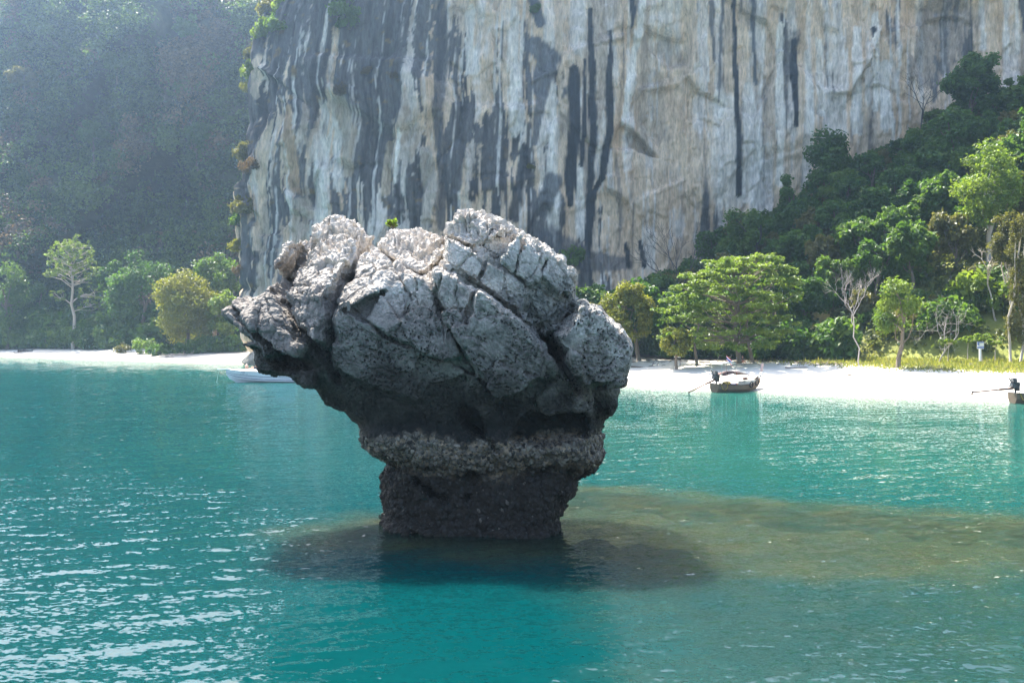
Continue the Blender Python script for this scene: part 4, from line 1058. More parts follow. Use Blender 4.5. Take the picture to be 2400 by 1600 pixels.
def crown_points(rng, n, rx, rz, zc, style):
    """clump centres and radii of a crown"""
    C, R = [], []
    while len(C) < n:
        d = rng.normal(size=3); d /= np.linalg.norm(d)
        rr = rng.uniform(0.45, 0.92)
        p = d * rr * np.array([rx, rx, rz])
        if style == 'round' and p[2] < -0.75 * rz: continue
        if style == 'layer':
            tier = rng.choice([-0.75, -0.35, 0.05, 0.45, 0.85], p=[.15, .2, .25, .25, .15])
            rad = rx * (1.0 - 0.5 * max(tier, 0) ** 2) * math.sqrt(rng.uniform(0.02, 1.0)) * (0.75 if tier > 0.7 else 1)
            a = rng.uniform(0, 6.283)
            p = np.array([rad * math.cos(a), rad * math.sin(a), tier * rz + rng.uniform(-0.05, 0.05) * rz - 0.12 * rz * (rad / rx) ** 2])
        C.append(p + np.array([0, 0, zc])); R.append(rng.uniform(0.75, 1.3))
    return np.array(C), np.array(R)

def tree_meshes(seed, height, rx, crown_frac=0.7, nclump=34, nleaf=2600, leaf=0.38, style='round', bark=BARK, trunk_r=None, clump=0.26, lean=0.08, limbs=10, shell=0.45):
    rng = np.random.RandomState(seed)
    rz = height * crown_frac / 2; zc = height - rz * 0.92
    C, R = crown_points(rng, nclump, rx * 0.86, rz * 0.86, zc, style)
    R = R * clump * (rx + rz) / 2
    rad = np.stack([R, R, R * (0.34 if style == 'layer' else 0.8)], 1)
    V, F, T = leaves(rng, C, rad, nleaf, leaf, up=0.9 if style == 'layer' else 0.5, shell=shell)
    crown = build_mesh('crown', V, F, False, {'tint': T})
    mb = MB()
    tr = trunk_r or height * 0.018 + 0.05
    topz = zc + rz * 0.25
    tp = bend_path(rng, (0, 0, -0.4), (rng.normal() * lean * height, rng.normal() * lean * height, topz), 7, 0.03)
    mb.tube(tp, np.linspace(tr * 1.25, tr * 0.4, 7), 8)
    for k in rng.choice(nclump, min(limbs, nclump), replace=False):
        f = rng.uniform(0.35, 0.95); i = int(f * 6); st = tp[i] + (tp[min(i + 1, 6)] - tp[i]) * (f * 6 - i)
        pts = bend_path(rng, st, C[k], 5, 0.10)
        mb.tube(pts, np.linspace(tr * 0.42, tr * 0.10, 5), 5, cap=False)
    trunk = build_mesh('trunk', np.concatenate(mb.v), [np.array(v) for v in mb.f.values()], True)
    return trunk, crown

def bush_mesh(seed, rx, h, nclump=14, nleaf=700, leaf=0.3):
    rng = np.random.RandomState(seed)
    C = np.stack([rng.uniform(-1, 1, nclump) * rx * 0.7, rng.uniform(-1, 1, nclump) * rx * 0.7, rng.uniform(0.12, 0.75, nclump) * h], 1)
    R = rng.uniform(0.25, 0.45, nclump) * (rx + h) / 2
    V, F, T = leaves(rng, C, R, nleaf, leaf, 0.85, 0.5, 0.4)
    V[:, 2] = np.maximum(V[:, 2], 0.02)
    crown = build_mesh('crown', V, F, False, {'tint': T})
    mb = MB()
    for k in range(6): mb.tube(bend_path(rng, (rng.normal() * 0.1, rng.normal() * 0.1, -0.2), C[k], 4, 0.1), [0.05, 0.04, 0.03, 0.015], 5, cap=False)
    return build_mesh('stem', np.concatenate(mb.v), [np.array(v) for v in mb.f.values()], True), crown

def plant(name, meshes, loc, leaf, label, cat, group=None, scale=(1, 1, 1), rot=0, bark=BARK, woody='trunk'):
    root = bpy.data.objects.new(name, None); COL.objects.link(root)
    root.location = loc; root.scale = scale; root.rotation_euler = (0, 0, rot)
    link(woody, meshes[0], bark, root)
    if meshes[1] is not None: link('crown', meshes[1], LEAF[leaf] if isinstance(leaf, str) else leaf, root)
    return tag(root, label, cat, group)

def site(u, d):
    x = (u * S - 1200) / FPX * d
    return (x, d, float(ground_z(np.array([x]), np.array([d]))[0]))
def size_at(u, vtop, d):
    """ground point and height of something at distance d whose top is shown at vtop"""
    p = site(u, d); return p, CAMH + (HORIZON - vtop * S) / FPX * d - p[2]
def width(px_, d): return px_ * S / FPX * d

# ---- stock meshes that many trees share
STOCK = [tree_meshes(100 + k, 10.0, (3.6, 4.2, 3.2, 4.6, 3.9, 3.4)[k], 0.78, 34 + 3 * k, 3000, 0.40) for k in range(6)]
BUSH = [bush_mesh(200 + k, 2.2, 2.6, 16, 1000, 0.30) for k in range(5)]

# ---- left bay
def single(u, vtop, d, halfw, leaf_kind, label, seed, bark=BARK, name='tree', **kw):
    p, h = size_at(u, vtop, d)
    h = max(h, 1.5)
    return plant(name, tree_meshes(seed, h, width(halfw, d), bark=bark, **kw), p, leaf_kind, label, 'tree', None, bark=bark)

def tall_tree():
    d = 288; p, h = size_at(168, 540, d)
    rng = np.random.RandomState(7); mb = MB()
    tr = bend_path(rng, (0, 0, -0.5), (-0.6, 0, h * 0.80), 9, 0.012)
    mb.tube(tr, np.linspace(0.55, 0.20, 9), 8)
    C, R = [], []
    W_, zc_, rz_ = width(54, d), h * 0.70, h * 0.29
    for k in range(40):
        a = k * 2.4 + rng.uniform(-.3, .3); pol = math.acos(1 - 1.25 * (k + 0.5) / 40)
        e = np.array([math.sin(pol) * math.cos(a) * W_ * rng.uniform(.8, 1.05) - 0.5, math.sin(pol) * math.sin(a) * W_, zc_ + math.cos(pol) * rz_ * rng.uniform(.85, 1.0)])
        f = np.clip((e[2] - 0.55 * math.hypot(e[0], e[1])) / tr[-1][2], 0.55, 1.0)
        z = np.array([np.interp(f, np.linspace(0, 1, 9), tr[:, i]) for i in range(3)])
        pts = bend_path(rng, z, e, 6, 0.07); mb.tube(pts, np.linspace(0.15, 0.045, 6), 4, cap=False)
        for j in range(5):
            st = pts[rng.randint(3, 6)]
            q = st + rng.normal(size=3) * np.array([1.2, 1.2, 0.5]) + np.array([0, 0, 0.4])
            mb.tube(bend_path(rng, st, q, 3, 0.1), [0.055, 0.04, 0.03], 4, cap=False)
            C.append(q); R.append(rng.uniform(0.45, 0.8))
        C.append(e); R.append(rng.uniform(0.6, 1.0))
    # low right-hand boughs
    for (dx, dz) in ((6.2, 0.52), (-4.5, 0.50), (5.0, 0.42)):
        z = tr[0] + (tr[-1] - tr[0]) * dz
        e = z + np.array([dx, rng.uniform(-2, 2), 1.8]); pts = bend_path(rng, z, e, 6, 0.08); mb.tube(pts, np.linspace(0.18, 0.05, 6), 5, cap=False)
        for j in range(10):
            q = pts[rng.randint(3, 6)] + rng.normal(size=3) * np.array([1.5, 1.5, 0.8]) + np.array([0, 0, .7])
            mb.tube(bend_path(rng, pts[rng.randint(2, 6)], q, 3, 0.1), [0.06, 0.045, 0.03], 4, cap=False); C.append(q); R.append(rng.uniform(.5, .8))
    V, F, T = leaves(rng, C, np.array(R), 5200, 0.34, 0.6, 0.6, 0.3)
    tm = build_mesh('trunk', np.concatenate(mb.v), [np.array(v) for v in mb.f.values()], True)
    plant('tall_tree', (tm, build_mesh('crown', V, F, False, {'tint': T})), p, 'bright', 'tall thin tree with a bare pale trunk and sparse umbrella crown', 'tree', bark=PALEBARK)
tall_tree()
single(432, 612, 250, 98, 'yellow', 'round yellow-green tree with dense drooping foliage on the left beach', 301, crown_frac=1.08, nclump=90, nleaf=19000, leaf=0.34, clump=0.23, shell=0.55)
single(320, 562, 280, 86, 'dark', 'broad dark green tree behind the round yellow-green tree', 302, crown_frac=0.95, nclump=46, nleaf=8000, leaf=0.5)
single(262, 590, 290, 34, 'dark', 'narrow dark tree between the tall pale trunk and the broad dark tree', 303, crown_frac=0.8, nclump=26, nleaf=3500, leaf=0.5)
single(492, 565, 262, 62, 'mid', 'green tree leaning out beside the left edge of the cliff', 304, crown_frac=0.7, nclump=40, nleaf=6000, leaf=0.42, shell=0.35)
single(515, 650, 247, 44, 'bright', 'bright leafy tree against the foot of the cliff edge', 305, crown_frac=1.05, nclump=34, nleaf=5000, leaf=0.40)
single(18, 590, 304, 52, 'mid', 'leafy green tree cut off by the left edge of the picture', 306, crown_frac=1.05, nclump=40, nleaf=6000, leaf=0.45)
single(84, 640, 306, 34, 'dark', 'dark tree between the left picture edge and the tall pale trunk', 307, crown_frac=1.0, nclump=26, nleaf=3500, leaf=0.45)
rng0 = np.random.RandomState(77)
low = [(8, 270, 2.0), (45, 268, 2.3), (80, 272, 2.5), (112, 266, 2.3), (150, 262, 2.0), (185, 262, 2.1), (222, 258, 2.2), (255, 254, 2.0), (290, 252, 1.7), (25, 282, 3.6), (70, 286, 3.8), (125, 284, 3.4), (180, 280, 3.2), (232, 276, 3.2), (285, 270, 2.8), (150, 300, 4.2), (210, 298, 4.0), (95, 300, 4.4), (40, 303, 4.2), (270, 292, 3.8), (330, 288, 4.0), (380, 284, 4.0), (440, 280, 4.2), (500, 276, 4.0)]
low += [(u_, float(shore(np.array([(u_ * S - 1200) / FPX * 245]))[0]) + 40 + 3 * math.sin(u_), 1.5 + 0.35 * math.sin(u_ * 1.7)) for u_ in range(4, 320, 17)] + [(u_, 258 - 0.02 * u_, 1.25 + 0.3 * math.sin(u_ * 1.3)) for u_ in range(352, 545, 19)]
for k, (u_, d_, s_) in enumerate(low):
    g = rng0.uniform(0.85, 1.15)
    d_ = max(d_, float(shore(np.array([(u_ * S - 1200) / FPX * d_]))[0]) + 40) if u_ < 345 else d_
    plant('shrub', BUSH[k % 5], site(u_, d_ - 4), ('mid', 'dark', 'mid', 'dark', 'mid')[k % 5], ('dark green' if k % 5 in (1, 3) else 'green') + (' tall' if s_ > 2.6 else ' low') + ' shrub in the left thicket ' + ('at the left picture edge' if u_ < 70 else 'left of the tall pale trunk' if u_ < 165 else 'right of the tall pale trunk' if u_ < 250 else 'left of the round yellow-green tree' if u_ < 340 else 'under the round yellow-green tree' if u_ < 470 else 'beside the cliff foot'), 'shrub', 'shrubs in the thicket behind the left beach', (s_ * g, s_ * g, s_ * rng0.uniform(0.9, 1.2)), rng0.uniform(0, 6.28), woody='stem')
plant('shrub', bush_mesh(231, 3.2, 3.6, 12, 1500, 0.32), site(332, 256), 'bright', 'pale yellow-green shrub spilling onto the sand left of the round tree', 'shrub', woody='stem')
plant('shrub', bush_mesh(232, 2.6, 3.0, 10, 700, 0.30), site(285, 262), 'olive', 'thin olive shrub on the sand at the end of the thicket', 'shrub', woody='stem')

# ---- the wood on the hillside: one mass
fx = rng0.uniform(-190, -40, 5200); fz = 4 + 120 * rng0.random_sample(5200) ** 1.1
hp = hill_point(fx, fz)
bare = fbm(np.stack([fx * 0.05, fz * 0.03, fx * 0], 1), 3, 99)
keep = bare < 0.55
hp = hp[keep]; hr = 1.3 + 4.4 * rng0.random_sample(len(hp)) ** 3
hp[:, 1] -= hr * 0.5
tone = fbm(np.stack([hp[:, 0] * 0.045, hp[:, 2] * 0.035, hp[:, 0] * 0], 1), 3, 123) + 0.25 * rng0.randn(len(hp))
def forest(name, pts, radii, leaf_n, size, mat, seed, kind_label, tint_c=None):
    rng = np.random.RandomState(seed)
    V, F, T = leaves(rng, pts, radii, leaf_n, size, 0.85, 0.5, 0.35, 1.5, tint_c)
    o = link(name, build_mesh(name, V, F, False, {'tint': T}), mat)
    tag(o, kind_label, None, None, 'stuff')
dry = tone > 0.38
tc_ = np.clip(0.42 + 0.9 * fbm(hp * 0.09, 2, 9) + 0.38 * rng0.randn(len(hp)), 0, 1)
forest('hillside_forest', hp[~dry], hr[~dry], 210000, 0.72, leaf_mat('leaf_hill_green', (0.016, 0.045, 0.012), (0.17, 0.25, 0.06), 0.42), 5, 'hazy green wood covering the steep hillside on the left', tc_[~dry])
forest('dry_hillside_forest', hp[dry], hr[dry], 55000, 0.66, leaf_mat('leaf_hill_dry', (0.06, 0.045, 0.028), (0.30, 0.22, 0.12), 0.35, (1.1, 0.95, 0.6)), 6, 'dry brownish wood in patches on the steep hillside', tc_[dry])
for u_, v_, hw, lf, lab in ((190, 165, 20, 'bright', 'small pale green tree high on the hazy hillside'), (270, 150, 34, 'mid', 'leafy tree with branching crown high on the hazy hillside'), (60, 190, 46, 'olive', 'broad olive tree near the left edge high on the hillside'), (430, 75, 40, 'mid', 'green tree near the top of the hillside beside the cliff'), (455, 330, 50, 'dark', 'dark green tree halfway up the hillside beside the cliff'), (215, 320, 44, 'mid', 'mid green tree in the middle of the hillside')):
    d_ = 335.0
    for _ in range(6):
        x_ = (u_ * S - 1200) / FPX * d_; z_ = CAMH + (HORIZON - (v_ + hw * 1.2) * S) / FPX * d_
        d_ = float(hill_point(np.array([x_]), np.array([z_]))[0, 1]) - 2.5
    h_ = width(hw * 2.2, d_)
    plant('hillside_tree', tree_meshes(int(u_), h_, width(hw, d_), 0.75, nclump=24, nleaf=1800, leaf=0.6, lean=0.03), (x_, d_, z_), lf, lab, 'tree')

# ---- plants on the cliff
k_ = 0
for u_, v_, r_, lf in ((628, 15, 30, 'olive'), (605, 70, 22, 'bright'), (592, 120, 18, 'olive'), (582, 165, 20, 'bright'), (572, 200, 14, 'yellow'), (640, 50, 26, 'mid'), (655, 8, 24, 'bright'), (630, 150, 16, 'olive'), (562, 350, 18, 'olive'), (575, 385, 17, 'brown'), (560, 470, 24, 'olive'), (552, 500, 18, 'mid'), (590, 420, 12, 'brown'), (545, 565, 14, 'yellow'), (548, 620, 11, 'brown'), (790, 15, 26, 'mid'), (800, 45, 22, 'mid'), (785, 205, 13, 'brown'), (1230, 20, 10, 'dark'), (1310, 590, 22, 'mid'), (1220, 380, 8, 'olive'), (840, 165, 9, 'brown'), (905, 175, 8, 'brown')):
    w_ = cliff_point(u_, v_); r = width(r_, w_[1])
    word = {'olive': 'olive', 'bright': 'bright green', 'yellow': 'yellow', 'mid': 'green', 'brown': 'brown', 'dark': 'dark green'}[lf]
    where = ('the left rim of the cliff ' + ('at the picture top' if v_ < 30 else 'near the top' if v_ < 110 else 'a quarter down' if v_ < 250 else 'halfway down' if v_ < 440 else 'above the tree beside the cliff' if v_ < 540 else 'just above the rock tip')) if u_ < 700 else ('the dark cliff wall ' + ('at the top edge left of centre' if u_ < 830 and v_ < 100 else 'above the rock' if u_ < 1000 else 'above the right shoulder of the rock')) if u_ != 1310 else 'the foot of the cliff beside the rock shoulder'
    plant('cliff_shrub', BUSH[k_ % 5], (w_[0], w_[1] - r * 0.2, w_[2] - r * 1.0), lf, word + (' bushy' if r_ > 17 else ' small') + ' shrub on ' + where, 'shrub', 'shrubs clinging to the cliff', (r / 1.6, r / 1.6, r / 1.15), k_ * 1.3, woody='stem')
    k_ += 1

# ---- right-hand beach trees
def almond():
    d = 139; p, h = size_at(1690, 585, d); W = width(172, d)
    rng = np.random.RandomState(41); mb = MB()
    tp = bend_path(rng, (0.5, 0, -0.4), (-0.2, 0, h * 0.86), 8, 0.03); mb.tube(tp, np.linspace(0.34, 0.12, 8), 8)
    mb.tube(bend_path(rng, (2.3, 0.2, -0.4), (1.4, 0, h * 0.55), 6, 0.04), np.linspace(0.28, 0.12, 6), 8)
    mb.tube(bend_path(rng, (-5.0, -0.5, -0.3), (-4.6, 0, h * 0.4), 5, 0.08), np.linspace(0.22, 0.08, 5), 7)
    C, R = [], []
    tiers = [(0.95, 0.55, 30, 0.05), (0.86, 0.75, 40, 0.02), (0.76, 0.88, 46, -0.02), (0.66, 0.92, 46, -0.08), (0.56, 0.95, 46, -0.1), (0.45, 0.92, 42, -0.1), (0.33, 0.90, 40, -0.12), (0.21, 0.85, 34, -0.15)]
    for fz, fr, n, sh in tiers:
        for k in range(n):
            a = rng.uniform(0, 6.283); r = W * fr * math.sqrt(rng.uniform(0.05, 1))
            x = r * math.cos(a) + sh * W; y = r * 0.75 * math.sin(a)
            z = h * fz + rng.uniform(-0.5, 0.5) + (0.55 if x > 0 and fz > 0.7 else 0) - 0.08 * r
            C.append((x, y, z)); R.append((rng.uniform(0.7, 1.3), rng.uniform(0.7, 1.1), rng.uniform(0.22, 0.5)))
            if k % 4 == 0:
                f = max(0.25, fz - 0.12); st = tp[0] + (tp[-1] - tp[0]) * f
                mb.tube(bend_path(rng, st, (x, y, z), 5, 0.07), np.linspace(0.10, 0.025, 5), 4, cap=False)
    V, F, T = leaves(rng, C, np.array(R), 26000, 0.25, up=0.9, shell=0.2)
    tm = build_mesh('trunk', np.concatenate(mb.v), [np.array(v) for v in mb.f.values()], True)
    plant('almond_tree', (tm, build_mesh('crown', V, F, False, {'tint': T})), p, 'bright', 'large spreading tree with layered bright green branches behind the wooden boat', 'tree')
almond()
single(1445, 628, 146, 62, 'yellow', 'yellowish tree on the beach just right of the rock', 311, crown_frac=0.9, nclump=44, nleaf=7500, leaf=0.26, shell=0.3)
single(1555, 735, 137, 52, 'yellow', 'low yellow-green tree hanging over the sand left of the layered tree', 312, crown_frac=0.85, nclump=34, nleaf=5000, leaf=0.24, shell=0.3)
single(1385, 672, 160, 52, 'mid', 'green tree half hidden behind the right shoulder of the rock', 313, crown_frac=0.9, nclump=30, nleaf=4000, leaf=0.3)
single(2062, 622, 127, 60, 'bright', 'bright yellow-green tree between the dead white tree and the signpost', 314, crown_frac=0.8, nclump=22, nleaf=4000, leaf=0.24, clump=0.30, shell=0.25)
single(1765, 585, 152, 80, 'mid', 'feathery green tree rising behind the layered bright tree', 315, crown_frac=0.55, nclump=40, nleaf=5000, leaf=0.26, style='layer', clump=0.2)
single(1712, 455, 180, 58, 'mid', 'green tree with dark forked limbs at the foot of the pale cliff', 316, bark=DARKBARK, crown_frac=0.75, nclump=30, nleaf=3600, leaf=0.36, shell=0.3)
single(1902, 280, 190, 66, 'dark', 'dense dark round tree standing out against the pale cliff', 317, crown_frac=1.0, nclump=46, nleaf=7000, leaf=0.42)
single(1812, 395, 186, 26, 'dark', 'small dark tree left of the dense round tree on the cliff foot', 318, crown_frac=0.8, nclump=18, nleaf=1800, leaf=0.36)
single(2232, 120, 186, 82, 'dark', 'dark umbrella-shaped tree topmost on the right slope', 319, crown_frac=0.62, nclump=42, nleaf=6500, leaf=0.42, shell=0.3, trunk_r=0.3)
single(2350, 165, 182, 60, 'mid', 'green tree at the right picture edge next to the topmost tree', 320, crown_frac=0.8, nclump=34, nleaf=5000, leaf=0.4)
single(2270, 320, 152, 92, 'bright', 'tall pale yellow-green tree in sunlight on the right slope', 321, bark=PALEBARK, crown_frac=0.85, nclump=52, nleaf=7500, leaf=0.28, shell=0.25)
single(2190, 235, 176, 62, 'dark', 'dark green tree below the topmost tree on the right slope', 322, crown_frac=0.8, nclump=34, nleaf=4500, leaf=0.4)
single(2325, 470, 138, 60, 'olive', 'greyish olive tree at the right edge below the sunlit tree', 323, bark=PALEBARK, crown_frac=0.7, nclump=36, nleaf=5000, leaf=0.26, shell=0.25)

# dead and bare trees
def bare_tree(u, vbase_d, vtop, seed, bark, label, fork=0.45, lean=0.0, spread=0.55, depth=4, r=0.16, name='dead_tree', kids=3):
    p, h = size_at(u, vtop, vbase_d)
    rng = np.random.RandomState(seed); mb = MB()
    t0 = bend_path(rng, (0, 0, -0.4), (lean * h, 0, h * fork), 6, 0.04); mb.tube(t0, np.linspace(r, r * 0.7, 6), 7)
    for k in range(3):
        twigs(mb, rng, t0[-1 - (k == 2)], np.array([(-0.6, 0.55, 0.1)[k], rng.normal() * 0.3, 1.0]), h * (1 - fork) * 0.42, r * 0.6, depth, spread, 0.25, kids)
    me = build_mesh('trunk', np.concatenate(mb.v), [np.array(v) for v in mb.f.values()], True)
    zmax = max(v.co.z for v in me.vertices)
    return plant(name, (me, None), p, None, label, 'tree', None, (h / zmax,) * 3 if zmax > h else (1, 1, h / zmax), 0, bark)
bare_tree(1975, 126, 600, 51, DEADBARK, 'leafless white-trunked tree on the sand edge right of the layered tree', 0.56, -0.07, 0.45, r=0.095)
bare_tree(1552, 172, 490, 52, DARKBARK, 'dark leafless tree with forked boughs in front of the pale cliff', 0.35, 0.0, 0.4, r=0.22)
bare_tree(2290, 140, 560, 53, PALEBARK, 'thin pale dead trunk leaning among the vines near the right edge', 0.6, -0.12, r=0.13, depth=2)
bare_tree(2155, 131, 690, 54, DEADBARK, 'tangle of grey dead branches right of the bright tree', 0.25, 0.15, 0.8, r=0.10, depth=3)
bare_tree(2110, 195, 150, 55, DARKBARK, 'thin bare tree against the cliff left of the topmost tree', 0.5, 0.05, 0.5, r=0.16, depth=3)
def vine_tree():
    d = 128; p, h = size_at(2335, 500, d); rng = np.random.RandomState(61); mb = MB()
    for dx in (-0.7, 0.4, 1.3): mb.tube(bend_path(rng, (dx, 0, -0.3), (dx * 0.7 + 0.3, 0, h * 0.92), 7, 0.02), np.linspace(0.16, 0.08, 7), 6)
    n = 60; C = np.stack([rng.uniform(-0.9, 1.5, n), rng.uniform(-.6, .6, n), rng.uniform(0.12, 1.0, n) * h], 1); C[:, 0] *= np.interp(C[:, 2] / h, [0, 1], [1.2, 0.7])
    V, F, T = leaves(rng, C, rng.uniform(0.4, 0.8, n), 5000, 0.20, 1.5, 0.2, 0.3)
    plant('vine_covered_tree', (build_mesh('trunk', np.concatenate(mb.v), [np.array(v) for v in mb.f.values()], True), build_mesh('crown', V, F, False, {'tint': T})), p, 'olive', 'upright tree trunk wrapped in brownish vines at the right edge', 'tree', bark=PALEBARK)
vine_tree()
# young papaya-like plants by the signpost
for k, (u_, d_, hh) in enumerate(((2178, 131, 2.7), (2255, 129, 3.6), (2222, 133, 3.0), (2346, 130, 3.4), (2286, 131, 2.8))):
    rng = np.random.RandomState(400 + k); mb = MB(); mb.tube(bend_path(rng, (0, 0, -.2), (0.1, 0, hh * 0.8), 5, 0.02), np.linspace(0.07, 0.045, 5), 6)
    C = [(0.75 * math.cos(a) * rng.uniform(.6, 1.1), 0.75 * math.sin(a), hh * rng.uniform(0.78, 1.0)) for a in np.arange(0, 6.28, 0.7)]
    for c in C: mb.tube(bend_path(rng, (0.1, 0, hh * 0.8), c, 3, 0.1), [.02, .018, .012], 4, cap=False)
    V, F, T = leaves(rng, C, np.full(len(C), 0.34), 240, 0.26, 0.4, 1.0, 0.2)
    plant('young_tree', (build_mesh('trunk', np.concatenate(mb.v), [np.array(v) for v in mb.f.values()], True), build_mesh('crown', V, F, False, {'tint': T})), site(u_, d_), 'bright', 'slim young tree with a tuft of large bright leaves near the signpost', 'tree', 'slim young trees near the signpost', bark=PALEBARK)

def zone(u, d):
    for lim, txt in ((1420, 'just right of the rock'), (1520, 'behind the yellowish tree beside the rock'), (1620, 'below the dark leafless tree'), (1740, 'behind the layered bright tree'), (1840, 'right of the layered bright tree'), (1930, 'below the dense round tree on the cliff'), (2020, 'behind the leafless white-trunked tree'), (2110, 'behind the bright tree left of the signpost'), (2190, 'behind the grey dead branches'), (2270, 'behind the signpost'), (2330, 'below the tall sunlit tree')):
        if u < lim: return txt
    return 'at the right picture edge'
# slope trees: packed, alike
rs_ = np.random.RandomState(19); placed = []
tries = 0
while len(placed) < 110 and tries < 5000:
    tries += 1
    u_ = rs_.uniform(1340, 2440); d_ = rs_.uniform(150, 199)
    x_ = (u_ * S - 1200) / FPX * d_
    if any((x_ - q[0]) ** 2 + (d_ - q[1]) ** 2 < 3.9 ** 2 for q in placed): continue
    z_ = float(ground_z(np.array([x_]), np.array([d_]))[0])
    # keep the skyline of the wood as it is against the cliff
    sky_v = np.interp(u_, [1340, 1420, 1480, 1600, 1650, 1760, 1800, 1830, 1980, 2050, 2110, 2160, 2300, 2400], [650, 640, 640, 585, 500, 480, 470, 440, 345, 330, 275, 235, 200, 190])
    hmax = CAMH + (HORIZON - sky_v * S) / FPX * d_ - z_
    h_ = min(rs_.uniform(7.5, 12), hmax)
    if h_ < 3.5: continue
    placed.append((x_, d_)); s_ = h_ / 10.0; w_ = max(s_, 0.75) * rs_.uniform(0.85, 1.15)
    lf = rs_.choice(['dark', 'mid', 'dark', 'olive', 'mid', 'dark'])
    word = {'dark': 'dark green', 'mid': 'mid green', 'olive': 'dry olive'}[lf]
    band = 'low on' if d_ < 166 else ('halfway up' if d_ < 182 else 'high on')
    plant('slope_tree', STOCK[rs_.randint(6)], (x_, d_, z_), lf, word + ' tree ' + band + ' the wooded slope ' + zone(u_, d_), 'tree', 'trees packed on the wooded slope', (w_, w_, s_), rs_.uniform(0, 6.28))
# undergrowth shrubs along the back of the right beach
fr = np.random.RandomState(23)
for k in range(70):
    u_ = 1395 + k * 14.6 + fr.uniform(-8, 8); x_ = (u_ * S - 1200) / FPX * 140
    d_ = float(np.clip(shore(np.array([x_]))[0] + fr.uniform(37, 50), 118, 165)); s_ = fr.uniform(0.9, 1.9)
    if u_ > 1930: d_ += 13; s_ *= 0.9
    if 2195 < u_ < 2305: d_ = max(d_, 144.0)
    lf = ['mid', 'dark', 'dark', 'mid', 'bright', 'olive'][k % 6] if u_ > 1900 else ['dark', 'mid', 'dark'][k % 3]
    plant('beach_shrub', BUSH[k % 5], site(u_, d_), lf, {'mid': 'green', 'dark': 'dark green', 'bright': 'bright green', 'olive': 'dry olive'}[lf] + (' large' if s_ > 1.4 else ' small') + ' shrub at the beach edge ' + zone(u_, d_), 'shrub', 'shrubs at the back of the right beach', (s_, s_, s_ * fr.uniform(0.9, 1.3)), fr.uniform(0, 6.28), woody='stem')
# low tangle that fills the slope between the trees
ux = fr.uniform(8, 112, 2600); uy = fr.uniform(118, 202, 2600)
sel = (uy - shore(ux) > 47); ux, uy = ux[sel], uy[sel]
uz = ground_z(ux, uy); rr_ = fr.uniform(0.9, 2.0, len(ux))
forest('undergrowth', np.stack([ux, uy, uz + rr_ * 0.6], 1), rr_, 70000, 0.42, LEAF['forest'], 8, 'tangled low undergrowth covering the wooded slope')
# grass bank and dry tufts
gxn = fr.uniform(30, 66, 60000); gyn = fr.uniform(100, 150, 60000)
tt = gyn - shore(gxn); en = 34 + 4 * np.interp(gxn, [-130, -60, 20, 60], [-1, 1, 0.5, -1.2])
ok = (tt > en - 4 + 2 * fr.randn(60000)) & (tt < en + 16) & (gxn + 5 * fr.randn(60000) > 40); gxn, gyn = gxn[ok][:16000], gyn[ok][:16000]
gzn = ground_z(gxn, gyn); n_ = len(gxn); hgt_ = fr.uniform(0.12, 0.34, n_) * np.where(fr.rand(n_) > 0.93, 2.4, 1)
a_ = fr.uniform(0, 6.28, n_); dx_, dy_ = np.cos(a_) * 0.10, np.sin(a_) * 0.10
gV = np.stack([np.stack([gxn - dx_, gyn - dy_, gzn - 0.02], 1), np.stack([gxn + dx_, gyn + dy_, gzn - 0.02], 1), np.stack([gxn + fr.randn(n_) * .12, gyn + fr.randn(n_) * .12, gzn + hgt_], 1)], 1).reshape(-1, 3)
tag(link('grass', build_mesh('grass', gV, np.arange(3 * n_).reshape(-1, 3), False, {'tint': np.repeat(fr.rand(n_), 3)}), leaf_mat('grass_blades', (0.13, 0.17, 0.03), (0.33, 0.30, 0.09), 0.4)), 'short bright grass on the bank behind the right beach', None, None, 'stuff')
# leafy tuft growing on the rock
m_ = np.argmin((ROCK_P[:, 0] - ((900 * S - 1200) / RK)) ** 2 + (ROCK_P[:, 2] - 9.55) ** 2 + 0.02 * (ROCK_P[:, 1] - RY) ** 2); q_ = ROCK_P[m_]
rt = np.random.RandomState(9); C = np.stack([rt.uniform(-.22, .22, 9), rt.uniform(-.15, .15, 9), rt.uniform(0.05, 0.28, 9)], 1)
V, F, T = leaves(rt, C, np.full(9, 0.09), 150, 0.085, 0.7, 0.8, 0.1); mb = MB()
for c in C: mb.tube(bend_path(rt, (0, 0, -0.1), c, 3, 0.1), [.012, .010, .006], 4, cap=False)
plant('rock_plant', (build_mesh('stem', np.concatenate(mb.v), [np.array(v) for v in mb.f.values()], True), build_mesh('crown', V, F, False, {'tint': T})), (q_[0], q_[1], q_[2] - 0.02), 'bright', 'small yellow-green plant growing on top of the mushroom rock', 'plant', woody='stem')
